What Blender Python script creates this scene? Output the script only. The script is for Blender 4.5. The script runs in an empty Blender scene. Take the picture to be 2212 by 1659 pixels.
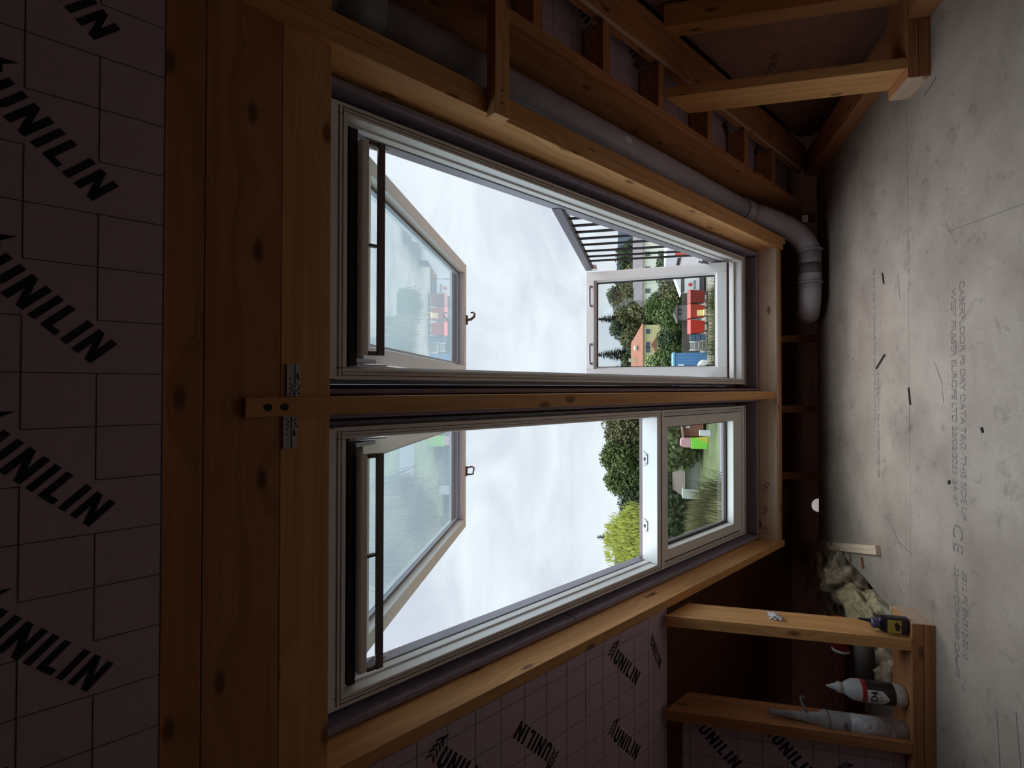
import bpy, bmesh, math, random
from mathutils import Vector as V, Matrix
random.seed(7)
SC = bpy.context.scene
COL = SC.collection

# ------------------------------------------------------------------ camera
cam = bpy.data.cameras.new('camera'); cam_o = bpy.data.objects.new('camera', cam); COL.objects.link(cam_o)
cam.sensor_fit = 'HORIZONTAL'; cam.sensor_width = 36; cam.lens = 17.763
cam.shift_x = -0.02406; cam.shift_y = -0.0027; cam.clip_start = .02; cam.clip_end = 3000
def _rot(pitch=.2214, yaw=.0125, roll=.0019):
    cy, sy, cp, sp, cr, sr = math.cos(yaw), math.sin(yaw), math.cos(pitch), math.sin(pitch), math.cos(roll), math.sin(roll)
    A = Matrix(((cy,-sy,0),(sy,cy,0),(0,0,1))); B = Matrix(((1,0,0),(0,cp,sp),(0,-sp,cp))); D = Matrix(((cr,0,-sr),(0,1,0),(sr,0,cr)))
    return D @ B @ A
_M = _rot(); right, fwd, up = V(_M[0]), V(_M[1]), V(_M[2])
# the phone was held on its side: picture-right is down, picture-up is to the right
R = Matrix((-up, right, -fwd)).transposed().to_4x4()
cam_o.matrix_world = Matrix.Translation((0, 0, 1.1)) @ R
SC.camera = cam_o
# ------------------------------------------------------------------ world: overcast sky, brighter overhead
SC.view_settings.view_transform = 'Standard'; SC.view_settings.look = 'None'
SC.view_settings.exposure = 0.0; SC.view_settings.gamma = 1.0; SC.view_settings.use_curve_mapping = False
wd = bpy.data.worlds.new('sky'); SC.world = wd; wd.use_nodes = True
nt = wd.node_tree; nt.nodes.clear()
def N(nt, typ, **k):
    n = nt.nodes.new(typ)
    for a, b in k.items():
        if a in n.inputs: n.inputs[a].default_value = b
        else: setattr(n, a, b)
    return n
SKY_ZENITH = 7.0
tc = N(nt, 'ShaderNodeTexCoord'); sep = N(nt, 'ShaderNodeSeparateXYZ'); nt.links.new(tc.outputs['Generated'], sep.inputs[0])
mp = N(nt, 'ShaderNodeMapping'); mp.inputs['Scale'].default_value = (1.3, 1.0, 3.2); nt.links.new(tc.outputs['Generated'], mp.inputs[0])
nz = N(nt, 'ShaderNodeTexNoise', Scale=2.6, Detail=7.0, Roughness=.55, Distortion=.6); nt.links.new(mp.outputs[0], nz.inputs['Vector'])
cr = N(nt, 'ShaderNodeValToRGB'); nt.links.new(nz.outputs['Fac'], cr.inputs[0])
cr.color_ramp.elements[0].position = .30; cr.color_ramp.elements[0].color = (.64, .70, .80, 1)
cr.color_ramp.elements[1].position = .62; cr.color_ramp.elements[1].color = (.86, .945, 1.0, 1)
mr = N(nt, 'ShaderNodeMapRange', interpolation_type='SMOOTHSTEP'); nt.links.new(sep.outputs['Z'], mr.inputs['Value'])
for k, v in (('From Min', .60), ('From Max', .95), ('To Min', 1.0), ('To Max', SKY_ZENITH)): mr.inputs[k].default_value = v
bg = N(nt, 'ShaderNodeBackground'); nt.links.new(cr.outputs[0], bg.inputs['Color']); nt.links.new(mr.outputs[0], bg.inputs['Strength'])
ow = N(nt, 'ShaderNodeOutputWorld'); nt.links.new(bg.outputs[0], ow.inputs[0])

# ------------------------------------------------------------------ mesh builder
class MB:
    def __init__(s): s.v = []; s.f = []; s.uv = []; s.m = []; s.sm = []
    def face(s, idx, uv=None, m=0, sm=False):
        s.f.append(idx); s.uv.append(uv or [(0, 0)]*len(idx)); s.m.append(m); s.sm.append(sm)
    def box(s, o, a, b, c, m=0):
        o, a, b, c = V(o), V(a), V(b), V(c)
        if a.cross(b).dot(c) < 0: a, b = b, a
        k = len(s.v); r = (random.random()*9, random.random()*9)
        for i in (0, 1):
            for j in (0, 1):
                for l in (0, 1): s.v.append(o + a*i + b*j + c*l)
        L = [a.length, b.length, c.length]; lo = L.index(max(L))
        I = lambda i, j, l: k + i*4 + j*2 + l
        quads = [([I(0,0,0),I(0,0,1),I(0,1,1),I(0,1,0)],(2,1)), ([I(1,0,0),I(1,1,0),I(1,1,1),I(1,0,1)],(1,2)),
                 ([I(0,0,0),I(1,0,0),I(1,0,1),I(0,0,1)],(0,2)), ([I(0,1,0),I(0,1,1),I(1,1,1),I(1,1,0)],(2,0)),
                 ([I(0,0,0),I(0,1,0),I(1,1,0),I(1,0,0)],(1,0)), ([I(0,0,1),I(1,0,1),I(1,1,1),I(0,1,1)],(0,1))]
        for n, (q, ax) in enumerate(quads):
            uv = []
            for vi in q:
                t = vi - k; co = ((t >> 2) & 1, (t >> 1) & 1, t & 1)
                p = [co[x]*L[x] for x in ax]
                if ax[0] != lo: p = p[::-1]
                uv.append((p[0]+r[0], p[1]+r[1]+n*.37))
            s.face(q, uv, m)
        return s
    def xbox(s, x0, x1, y0, y1, z0, z1, m=0): return s.box((x0,y0,z0),(x1-x0,0,0),(0,y1-y0,0),(0,0,z1-z0), m)
    def wbox(s, s0, s1, t0, t1, n0, n1, m=0): return s.box(W(s0,t0,n0), EX*(s1-s0), ED*(t1-t0), EN*(n1-n0), m)
    def prism(s, pts, vec, m=0):
        k = len(s.v); n = len(pts); vec = V(vec)
        pts = [V(p) for p in pts]
        nn = (pts[1]-pts[0]).cross(pts[2]-pts[1])
        if nn.dot(vec) > 0: pts = pts[::-1]
        s.v += pts + [p+vec for p in pts]
        e = (pts[1]-pts[0]).normalized(); g = e.cross(vec.normalized())
        pu = lambda p: ((p-pts[0]).dot(e), (p-pts[0]).dot(g))
        s.face(list(range(k, k+n)), [pu(p) for p in pts], m)
        s.face(list(range(k+2*n-1, k+n-1, -1)), [pu(p) for p in pts[::-1]], m)
        for i in range(n):
            j = (i+1) % n; l = (pts[j]-pts[i]).length
            s.face([k+i, k+n+i, k+n+j, k+j], [(0,0),(0,vec.length),(l,vec.length),(l,0)], m)
        return s
    def quad(s, pts, m=0):
        k = len(s.v); s.v += [V(p) for p in pts]; s.face(list(range(k, k+len(pts))), [(p[0], p[1]) for p in [(0,0),(1,0),(1,1),(0,1)]][:len(pts)] if len(pts) <= 4 else None, m); return s
    def tube(s, path, r, seg=12, m=0, caps=True):
        path = [V(p) for p in path]; rr = r if isinstance(r, (list, tuple)) else [r]*len(path)
        k = len(s.v); d0 = (path[1]-path[0]).normalized()
        a = d0.orthogonal().normalized(); L = 0
        for i, p in enumerate(path):
            d = (path[min(i+1, len(path)-1)]-path[max(i-1, 0)]).normalized()
            a = (a - d*a.dot(d)).normalized(); b = d.cross(a)
            for j in range(seg):
                t = 2*math.pi*j/seg; s.v.append(p + (a*math.cos(t)+b*math.sin(t))*rr[i])
        for i in range(len(path)-1):
            l = (path[i+1]-path[i]).length
            for j in range(seg):
                q = (j+1) % seg
                s.face([k+i*seg+j, k+i*seg+q, k+(i+1)*seg+q, k+(i+1)*seg+j], [(L, j/seg*.3),(L, (j+1)/seg*.3),(L+l, (j+1)/seg*.3),(L+l, j/seg*.3)], m, True)
            L += l
        if caps:
            s.face([k+j for j in range(seg)][::-1], None, m); s.face([k+(len(path)-1)*seg+j for j in range(seg)], None, m)
        return s
    def lathe(s, prof, base, axis=(0,0,1), seg=24, m=0):
        base = V(base); ax = V(axis).normalized()
        return s.tube2([(base+ax*h, r) for r, h in prof], ax, seg, m)
    def tube2(s, pr, ax, seg, m):
        a = ax.orthogonal().normalized(); b = ax.cross(a); k = len(s.v)
        for p, r in pr:
            for j in range(seg):
                t = 2*math.pi*j/seg; s.v.append(p + (a*math.cos(t)+b*math.sin(t))*max(r, 1e-4))
        for i in range(len(pr)-1):
            for j in range(seg):
                q = (j+1) % seg
                s.face([k+i*seg+j, k+i*seg+q, k+(i+1)*seg+q, k+(i+1)*seg+j], None, m, True)
        s.face([k+j for j in range(seg)][::-1], None, m); s.face([k+(len(pr)-1)*seg+j for j in range(seg)], None, m)
        return s
    def blob(s, c, r, sub=2, amp=.15, m=0, seed=0):
        bm = bmesh.new(); bmesh.ops.create_icosphere(bm, subdivisions=sub, radius=1); rnd = random.Random(seed)
        from mathutils import noise
        k = len(s.v)
        for v in bm.verts:
            d = v.co.normalized(); q = 1 + amp*noise.noise(d*2.2+V((seed*3.1, 0, 0)))*2 + amp*.6*noise.noise(d*6+V((0, seed, 0))) + amp*.45*noise.noise(d*15+V((seed, 0, 0)))
            s.v.append(V((c[0]+d.x*r[0]*q, c[1]+d.y*r[1]*q, c[2]+d.z*r[2]*q)))
        for f in bm.faces: s.face([k+v.index for v in f.verts], None, m, True)
        bm.free(); return s
    def build(s, name, mats, parent=None, bevel=0, kind=None, label=None):
        me = bpy.data.meshes.new(name)
        if parent is None:
            xs = [v.x for v in s.v]; ys = [v.y for v in s.v]; zs = [v.z for v in s.v]
            c = V(((min(xs)+max(xs))/2, (min(ys)+max(ys))/2, min(zs)))
        else:
            q = parent
            while q.parent: q = q.parent
            c = q.location
        me.from_pydata([v-c for v in s.v], [], s.f)
        if not isinstance(mats, (list, tuple)): mats = [mats]
        for m in mats: me.materials.append(m)
        uvl = me.uv_layers.new(name='UVMap'); fl = []
        for u in s.uv:
            for p in u: fl += [p[0], p[1]]
        uvl.data.foreach_set('uv', fl)
        me.polygons.foreach_set('material_index', s.m); me.polygons.foreach_set('use_smooth', s.sm); me.update()
        o = bpy.data.objects.new(name, me); COL.objects.link(o)
        if parent: o.parent = parent
        else: o.location = c
        if bevel:
            b = o.modifiers.new('bevel', 'BEVEL'); b.width = bevel; b.segments = 2; b.limit_method = 'ANGLE'; b.angle_limit = .8
        if kind: o['kind'] = kind
        if label: o['label'] = label
        return o
def tag(o, label, cat, group=None):
    o['label'] = label; o['category'] = cat
    if group: o['group'] = group
    return o
def thing(name, label, cat, loc=(0,0,0), group=None):
    o = bpy.data.objects.new(name, None); COL.objects.link(o); o.location = loc; o.empty_display_size = .05
    return tag(o, label, cat, group)
def struct_root(name, loc):
    o = bpy.data.objects.new(name, None); COL.objects.link(o); o.location = loc; o['kind'] = 'structure'; return o

# roof slope frame: s across, t down the slope, n into the room (origin: top left corner of the right window)
TH = .6023
O = V((.0208, 1.2391, 1.9516)); EX = V((1,0,0)); ED = V((0, math.cos(TH), -math.sin(TH))); EN = V((0, -math.sin(TH), -math.cos(TH)))
def W(s, t, n): return O + EX*s + ED*t + EN*n

# ------------------------------------------------------------------ materials
def mat(name): 
    m = bpy.data.materials.new(name); m.use_nodes = True; return m, m.node_tree, m.node_tree.nodes['Principled BSDF']
def plain(name, col, rough=.5, metal=0, spec=.5, noise=0, nscale=20, bump=0):
    m, nt, b = mat(name); b.inputs['Base Color'].default_value = (*col, 1); b.inputs['Roughness'].default_value = rough
    b.inputs['Metallic'].default_value = metal; b.inputs['Specular IOR Level'].default_value = spec
    if noise or bump:
        tc = N(nt, 'ShaderNodeTexCoord'); nz = N(nt, 'ShaderNodeTexNoise', Scale=nscale, Detail=5.0); nt.links.new(tc.outputs['Object'], nz.inputs['Vector'])
        if noise:
            mx = N(nt, 'ShaderNodeMixRGB', blend_type='MULTIPLY', Fac=1.0); mx.inputs[1].default_value = (*col, 1)
            mr = N(nt, 'ShaderNodeMapRange'); nt.links.new(nz.outputs['Fac'], mr.inputs['Value'])
            mr.inputs['From Min'].default_value = .3; mr.inputs['From Max'].default_value = .7
            mr.inputs['To Min'].default_value = 1-noise; mr.inputs['To Max'].default_value = 1+noise
            nt.links.new(mr.outputs[0], mx.inputs[2]); nt.links.new(mx.outputs[0], b.inputs['Base Color'])
        if bump:
            bp = N(nt, 'ShaderNodeBump', Strength=bump, Distance=.01); nt.links.new(nz.outputs['Fac'], bp.inputs['Height']); nt.links.new(bp.outputs[0], b.inputs['Normal'])
    return m
def wood(name, c1, c2, knot=(.10,.04,.015), rough=.62):
    """softwood: streaks run along U (metres), oval knots scattered"""
    m, nt, b = mat(name); L = nt.links.new
    uv = N(nt, 'ShaderNodeUVMap')
    # warp around knots
    mk = N(nt, 'ShaderNodeMapping'); mk.inputs['Scale'].default_value = (2.2, 5.2, 1); L(uv.outputs[0], mk.inputs[0])
    vo = N(nt, 'ShaderNodeTexVoronoi', Scale=1.0, Randomness=.9); vo.voronoi_dimensions = '2D'; L(mk.outputs[0], vo.inputs['Vector'])
    kd = N(nt, 'ShaderNodeMapRange'); L(vo.outputs['Distance'], kd.inputs['Value'])
    for k, v in (('From Min', .035), ('From Max', .075), ('To Min', .75), ('To Max', 0)): kd.inputs[k].default_value = v
    halo = N(nt, 'ShaderNodeMapRange'); L(vo.outputs['Distance'], halo.inputs['Value'])
    for k, v in (('From Min', .05), ('From Max', .33), ('To Min', .05), ('To Max', 0)): halo.inputs[k].default_value = v
    sx = N(nt, 'ShaderNodeSeparateXYZ'); L(uv.outputs[0], sx.inputs[0])
    ad = N(nt, 'ShaderNodeMath', operation='ADD'); L(sx.outputs['Y'], ad.inputs[0]); L(halo.outputs[0], ad.inputs[1])
    cb = N(nt, 'ShaderNodeCombineXYZ'); L(sx.outputs['X'], cb.inputs['X']); L(ad.outputs[0], cb.inputs['Y'])
    m1 = N(nt, 'ShaderNodeMapping'); m1.inputs['Scale'].default_value = (1.2, 34, 1); L(cb.outputs[0], m1.inputs[0])
    n1 = N(nt, 'ShaderNodeTexNoise', Scale=1.0, Detail=3.0, Roughness=.5, Distortion=.15); L(m1.outputs[0], n1.inputs['Vector'])
    m2 = N(nt, 'ShaderNodeMapping'); m2.inputs['Scale'].default_value = (6, 260, 1); L(cb.outputs[0], m2.inputs[0])
    n2 = N(nt, 'ShaderNodeTexNoise', Scale=1.0, Detail=4.0); L(m2.outputs[0], n2.inputs['Vector'])
    av = N(nt, 'ShaderNodeMath', operation='MULTIPLY_ADD'); L(n2.outputs['Fac'], av.inputs[0]); av.inputs[1].default_value = .35; 
    sc = N(nt, 'ShaderNodeMath', operation='MULTIPLY'); L(n1.outputs['Fac'], sc.inputs[0]); sc.inputs[1].default_value = .65; L(sc.outputs[0], av.inputs[2])
    rp = N(nt, 'ShaderNodeValToRGB'); L(av.outputs[0], rp.inputs[0])
    rp.color_ramp.elements[0].position = .36; rp.color_ramp.elements[0].color = (*c2, 1); rp.color_ramp.elements[1].position = .6; rp.color_ramp.elements[1].color = (*c1, 1)
    mx = N(nt, 'ShaderNodeMixRGB'); L(kd.outputs[0], mx.inputs[0]); L(rp.outputs[0], mx.inputs[1]); mx.inputs[2].default_value = (*knot, 1)
    L(mx.outputs[0], b.inputs['Base Color']); b.inputs['Roughness'].default_value = rough; b.inputs['Specular IOR Level'].default_value = .3
    bp = N(nt, 'ShaderNodeBump', Strength=.12, Distance=.003); L(av.outputs[0], bp.inputs['Height']); L(bp.outputs[0], b.inputs['Normal'])
    return m
def glass(name, tint, ior=1.9, haze=0.0):
    m = bpy.data.materials.new(name); m.use_nodes = True; nt = m.node_tree; nt.nodes.clear(); L = nt.links.new
    ge = N(nt, 'ShaderNodeNewGeometry'); dt = N(nt, 'ShaderNodeVectorMath', operation='DOT_PRODUCT'); L(ge.outputs['Incoming'], dt.inputs[0]); L(ge.outputs['Normal'], dt.inputs[1])
    ab = N(nt, 'ShaderNodeMath', operation='ABSOLUTE'); L(dt.outputs['Value'], ab.inputs[0]); iv = N(nt, 'ShaderNodeMath', operation='SUBTRACT'); iv.inputs[0].default_value = 1; L(ab.outputs[0], iv.inputs[1])
    pw = N(nt, 'ShaderNodeMath', operation='POWER'); L(iv.outputs[0], pw.inputs[0]); pw.inputs[1].default_value = 5 if ior < 1.7 else 3.2
    f0 = ((ior-1)/(ior+1))**2*1.9; fr = N(nt, 'ShaderNodeMath', operation='MULTIPLY_ADD'); L(pw.outputs[0], fr.inputs[0]); fr.inputs[1].default_value = 1-f0; fr.inputs[2].default_value = f0
    tr = N(nt, 'ShaderNodeBsdfTransparent'); tr.inputs[0].default_value = (*tint, 1)
    gl = N(nt, 'ShaderNodeBsdfGlossy', Roughness=.0); gl.inputs[0].default_value = (.95, .97, 1, 1)
    mx = N(nt, 'ShaderNodeMixShader'); L(fr.outputs[0], mx.inputs[0]); L(tr.outputs[0], mx.inputs[1]); L(gl.outputs[0], mx.inputs[2])
    out = N(nt, 'ShaderNodeOutputMaterial'); last = mx
    if haze:
        df = N(nt, 'ShaderNodeBsdfDiffuse'); df.inputs[0].default_value = (.8, .8, .8, 1)
        m2 = N(nt, 'ShaderNodeMixShader', Fac=haze); L(mx.outputs[0], m2.inputs[1]); L(df.outputs[0], m2.inputs[2]); last = m2
    L(last.outputs[0], out.inputs[0]); return m

PINE = wood('pine', (.70,.36,.145), (.55,.25,.085))
PINE_Y = wood('pine_yellow', (.74,.38,.15), (.58,.27,.09))
PINE_R = wood('pine_red', (.54,.235,.105), (.38,.145,.055))
PINE_P = wood('pine_pale', (.68,.49,.36), (.54,.36,.25))
SARK = wood('sarking', (.20,.075,.04), (.13,.045,.025))
FOIL = plain('insulation_facing', (.60,.42,.47), .6, noise=.05, nscale=60)
INK = plain('black_print', (.016,.011,.012), .7)
LINE = plain('print_line', (.05,.025,.025), .7)
FRAME = plain('white_window_frame', (.80,.77,.745), .35)
ALU = plain('grey_aluminium', (.34,.32,.37), .4, .3)
ALU_D = plain('dark_aluminium', (.16,.12,.12), .45, .2)
RUB = plain('black_rubber', (.012,.011,.012), .6)
COLLAR = plain('insulating_collar', (.30,.25,.32), .85, noise=.12, nscale=40)
PVC = plain('grey_pipe_plastic', (.46,.40,.44), .45, noise=.06, nscale=8)
ZINC = plain('zinc_steel', (.42,.39,.40), .45, .6, noise=.1, nscale=60)
GL_TOP = glass('glass_tinted', (.74,.89,.93), 1.75, .03)
GL_LOW = glass('glass_clear', (.88,.94,.92), 1.45, .0)
GL_LOW2 = glass('glass_clear_hazy', (.86,.92,.89), 1.5, .012)  # thin white haze mixed into the pane

# floor board: pale chipboard with speckle, scuffs and stains
def floor_mat():
    m, nt, b = mat('chipboard'); L = nt.links.new; tc = N(nt, 'ShaderNodeTexCoord')
    n1 = N(nt, 'ShaderNodeTexNoise', Scale=3.0, Detail=6.0, Roughness=.6); L(tc.outputs['Object'], n1.inputs['Vector'])
    n2 = N(nt, 'ShaderNodeTexNoise', Scale=240.0, Detail=3.0); L(tc.outputs['Object'], n2.inputs['Vector'])
    n3 = N(nt, 'ShaderNodeTexNoise', Scale=11.0, Detail=8.0, Roughness=.7, Distortion=.8); L(tc.outputs['Object'], n3.inputs['Vector'])
    r1 = N(nt, 'ShaderNodeValToRGB'); L(n1.outputs['Fac'], r1.inputs[0]); r1.color_ramp.elements[0].position = .30; r1.color_ramp.elements[1].position = .62
    r1.color_ramp.elements[0].color = (.27,.20,.163,1); r1.color_ramp.elements[1].color = (.39,.305,.25,1)
    r2 = N(nt, 'ShaderNodeMapRange'); L(n2.outputs['Fac'], r2.inputs['Value']); r2.inputs['To Min'].default_value = .72; r2.inputs['To Max'].default_value = 1.28
    r3 = N(nt, 'ShaderNodeMapRange'); L(n3.outputs['Fac'], r3.inputs['Value'])
    for k, v in (('From Min', .56), ('From Max', .72), ('To Min', 1), ('To Max', .55)): r3.inputs[k].default_value = v
    a = N(nt, 'ShaderNodeMixRGB', blend_type='MULTIPLY', Fac=1.0); L(r1.outputs[0], a.inputs[1]); L(r2.outputs[0], a.inputs[2])
    c = N(nt, 'ShaderNodeMixRGB', blend_type='MULTIPLY', Fac=1.0); L(a.outputs[0], c.inputs[1]); L(r3.outputs[0], c.inputs[2])
    L(c.outputs[0], b.inputs['Base Color']); b.inputs['Roughness'].default_value = .5; b.inputs['Specular IOR Level'].default_value = .35
    bp = N(nt, 'ShaderNodeBump', Strength=.06, Distance=.002); L(n2.outputs['Fac'], bp.inputs['Height']); L(bp.outputs[0], b.inputs['Normal'])
    return m
CHIP = floor_mat()
CHIP_D = plain('board_edge', (.22,.15,.09), .8, noise=.3, nscale=50)
STAMP = plain('stamp_ink', (.23,.175,.165), .8, noise=.5, nscale=90)

# ------------------------------------------------------------------ room shell
YR, NR = -.9, .145           # ridge line of the facing
def zroof(y, n=NR): return O.z + EN.z*n - (y - (O.y + EN.y*n))*math.tan(TH)
fl = MB().xbox(-3.3, 3.1, -4.4, 2.503, -.022, 0).xbox(-3.3, -1.25, 2.505, 3.0, -.022, 0)
fl.prism([(-.93,2.505,0),(3.1,2.505,0),(3.1,3.7,0),(-.99,3.7,0),(-.985,3.25,0),(-1.0,3.0,0),(-1.03,2.8,0),(-1.03,2.505,0)], (0,0,-.022))
# rough sawn edge strip of the board by the eaves
floor = fl.build('floor', CHIP, kind='structure')
MB().xbox(-1.02, 1.42, 3.701, 3.745, -.05, -.004).build('floor_edge', CHIP_D, floor, label='rough brown cut edge of the floor board')
def text_mesh(txt, size, org, ex, ey, material, parent, name, extr=.0004, bold=0.0, spacing=1.0, label=None):
    cu = bpy.data.curves.new(name, 'FONT'); cu.body = txt; cu.size = size; cu.extrude = extr; cu.offset = bold; cu.space_character = spacing
    to = bpy.data.objects.new(name, cu); COL.objects.link(to)
    dg = bpy.context.evaluated_depsgraph_get(); me = bpy.data.meshes.new_from_object(to.evaluated_get(dg))
    bpy.data.objects.remove(to); bpy.data.curves.remove(cu)
    ex, ey = V(ex).normalized(), V(ey).normalized(); ez = ex.cross(ey)
    q = parent
    while q.parent: q = q.parent
    M = Matrix.Translation(V(org)-q.location) @ Matrix((ex, ey, ez)).transposed().to_4x4()
    me.transform(M); me.materials.clear(); me.materials.append(material)
    o = bpy.data.objects.new(name, me); COL.objects.link(o); o.parent = parent
    if label: o['label'] = label
    return o
fz = .0006
for x, y, sz, tx in ((.37, 2.185, .044, 'WEST FRASER EUROPE LTD 23/02/2025 BA 47'), (.39, 2.132, .044, 'CABERFLOOR P5 DRY DATA T&G  THIS SIDE UP'),
                     (-.66, 2.180, .040, '22mm DOP NBR CaberP5'), (-.66, 2.130, .040, '2812 P5 EN312:2010'), (.60, 2.86, .036, 'P5 EN312:2010 TONGUE AND GROOVE FLOORING'), (.12, 2.82, .03, 'THIS FACE DOWN  22mm CABERFLOOR 1286')):
    text_mesh(tx, sz, (x, y, fz), (-1,0,0), (0,-1,0), STAMP, floor, 'printed_stamp', spacing=.92)
text_mesh('C E', .085, (-.50, 2.185, fz), (-1,0,0), (0,-1,0), STAMP, floor, 'printed_stamp', spacing=.8)
text_mesh('ZE', .05, (-.93, 3.20, fz), (-1,0,0), (0,-1,0), INK, floor, 'pencil_mark')
# scratches and boot marks drawn into the board
sm = MB()
def mark(p, q, w, z=.0005):
    p, q = V((*p, z)), V((*q, z)); d = (q-p).normalized(); e = V((-d.y, d.x, 0))*w/2
    sm.quad([p-e, q-e, q+e, p+e])
mark((.555,1.80),(.59,2.20),.0025); mark((-.62,2.72),(-.72,2.58),.006); mark((-.70,2.60),(-.72,2.48),.004); mark((1.20,2.36),(1.22,2.27),.010); mark((.40,2.58),(.52,2.6),.006)
mark((-1.05,1.95),(-1.3,1.93),.004); mark((-1.0,1.86),(-1.25,1.83),.004); mark((.10,2.30),(.02,2.25),.004); mark((.02,2.25),(-.06,2.24),.003)
for i in range(26):
    x, y = random.uniform(-1.1,1.3), random.uniform(1.2,3.4); a = random.uniform(0, 3.1); l = random.uniform(.006,.03); mark((x,y),(x+l*math.cos(a), y+l*math.sin(a)), random.uniform(.003,.008))
sm.build('scuff_marks', plain('scuff', (.17,.14,.125), .8), floor)

# roof deck (dark sarking) around the two openings
S_OUT = (-.955, .825)
dk = MB()
for a in ((-3.3, 3.1, -2.9, -.031), (-3.3, 3.1, 2.521, 3.53)): dk.wbox(a[0], a[1], a[2], a[3], -.13, -.105)
dk.wbox(-3.3, -.925, -.031, 2.521, -.13, -.105).wbox(-.1200, -.0125, -.031, 2.521, -.13, -.105).wbox(.7925, 3.1, -.031, 2.521, -.13, -.105)
dk.build('ceiling_deck', SARK, kind='structure').name = 'ceiling'
# rear slope, gables and eaves wall close the attic off
zr = zroof(YR)
MB().prism([(-3.3, YR, zr+.1), (3.1, YR, zr+.1), (3.1, -4.4, zr+.1-(YR+4.4)*math.tan(TH)), (-3.3, -4.4, zr+.1-(YR+4.4)*math.tan(TH))], (0,0,.03)).build('ceiling_rear', FOIL, kind='structure').name = 'ceiling_back'
zb = zr-(YR+4.4)*math.tan(TH)
MB().xbox(-3.3, 3.1, -4.45, -4.4, -.05, zb+.2).build('wall_back', FOIL, kind='structure')
for nm, x in (('wall_left', -3.34), ('wall_far_right', 3.1)):
    MB().prism([(x,-4.4,-.3),(x,4.3,-1.2),(x,4.3,zroof(4.3,-.1)),(x,YR,zr+.25),(x,-4.4,zb+.25)], (.04,0,0)).build(nm, FOIL, kind='structure')
# eaves wall with a small round hole, low behind the floor edge
we = MB(); hx, hz, hr = -.885, -.135, .052; y0 = 4.18
we.xbox(-3.3, hx-.09, y0, y0+.02, -1.2, zroof(y0,-.105)+.02).xbox(hx+.09, 3.1, y0, y0+.02, -1.2, zroof(y0,-.105)+.02)
we.xbox(hx-.09, hx+.09, y0, y0+.02, hz+.09, zroof(y0,-.105)+.02).xbox(hx-.09, hx+.09, y0, y0+.02, -1.2, hz-.09)
k = 24
for i in range(k):
    a0, a1 = 2*math.pi*i/k, 2*math.pi*(i+1)/k
    def sq(a):
        c, s = math.cos(a), math.sin(a); f = .09/max(abs(c), abs(s)); return (hx+c*f, y0, hz+s*f)
    we.prism([(hx+hr*math.cos(a0), y0, hz+hr*math.sin(a0)), (hx+hr*math.cos(a1), y0, hz+hr*math.sin(a1)), sq(a1), sq(a0)], (0,.02,0))
we.build('wall_eaves', SARK, kind='structure')
MB().xbox(-3.3, 3.1, 2.4, 4.2, -.32, -.30).build('ceiling_below', SARK, kind='structure').name = 'floor_subceiling'
# outer gutter outside the hole, added so its pale plastic brightens the hole with skylight
gm = MB(); gm.xbox(-1.6, .2, 4.34, 4.36, -.32, -.1).xbox(-1.6, .2, 4.22, 4.36, -.34, -.32)
tag(gm.build('eaves_reflector', plain('white_reflector', (.8,.78,.74), .4)), 'white plastic gutter seen through the small hole at the eaves', 'reflector')

# ------------------------------------------------------------------ printed insulation boards
def put(mb, fn, pts, m): 
    k = len(mb.v); mb.v += [fn(*p) for p in pts]; mb.face(list(range(k, k+len(pts))), None, m)
def stroke(mb, fn, p, q, w, m):
    p, q = V((*p,0)), V((*q,0)); d = (q-p).normalized(); e = V((-d.y, d.x, 0))*w/2
    put(mb, fn, [((p-e).x,(p-e).y), ((q-e).x,(q-e).y), ((q+e).x,(q+e).y), ((p+e).x,(p+e).y)], m)
def unilin(mb, fn, m=1, logo=True, h=.054, first=0):
    """draw the word with slanted-leaf emblem; fn maps (x, y) in metres to space"""
    w = .0125; x = 0
    def I(x): put(mb, fn, [(x,0),(x+w,0),(x+w,h),(x,h)], m)
    def Nn(x):
        I(x); put(mb, fn, [(x,h),(x+w*.9,h),(x+.038,0),(x+.038-w*.9,0)], m); I(x+.038-w)
    def U(x):
        k = []
        R_, r_ = .018, .018-w; n = 10
        put(mb, fn, [(x,.018),(x+w,.018),(x+w,h),(x,h)], m); put(mb, fn, [(x+.036-w,.018),(x+.036,.018),(x+.036,h),(x+.036-w,h)], m)
        for i in range(n):
            a, b = math.pi+math.pi*i/n, math.pi+math.pi*(i+1)/n; cx, cy = x+.018, .018
            put(mb, fn, [(cx+r_*math.cos(a), cy+r_*math.sin(a)), (cx+R_*math.cos(a), cy+R_*math.sin(a)), (cx+R_*math.cos(b), cy+R_*math.sin(b)), (cx+r_*math.cos(b), cy+r_*math.sin(b))], m)
    U(0); Nn(.045); I(.092); 
    I(.114); put(mb, fn, [(.114,0),(.142,0),(.142,w*.85),(.114,w*.85)], m)
    I(.151); Nn(.173)
    if logo:   # sprig of slanted leaves
        for i in range(4):
            y = .002+i*.0145
            put(mb, fn, [(-.046,y),(-.030,y+.016),(-.030,y+.025),(-.046,y+.009)], m)
            put(mb, fn, [(-.026,y+.014),(-.010,y),(-.010,y+.009),(-.026,y+.023)], m)
        put(mb, fn, [(-.028,.052),(-.020,.060),(-.012,.085),(-.030,.068)], m)
def gl_strip(mb, fn, p, q, m=2, w=.0016):
    stroke(mb, fn, p, q, w, m)
EPS = .0006
def plane_fn(s0, t0, n, dr):      # text direction dr=+1: (-s,+t), -1: reversed
    r = math.sqrt(.5)
    return lambda x, y: W(s0 + dr*(-x+y)*r, t0 + dr*(x+y)*r, n+EPS)
def grid_pt(n): return lambda s, t: W(s, t, n+EPS)

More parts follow.
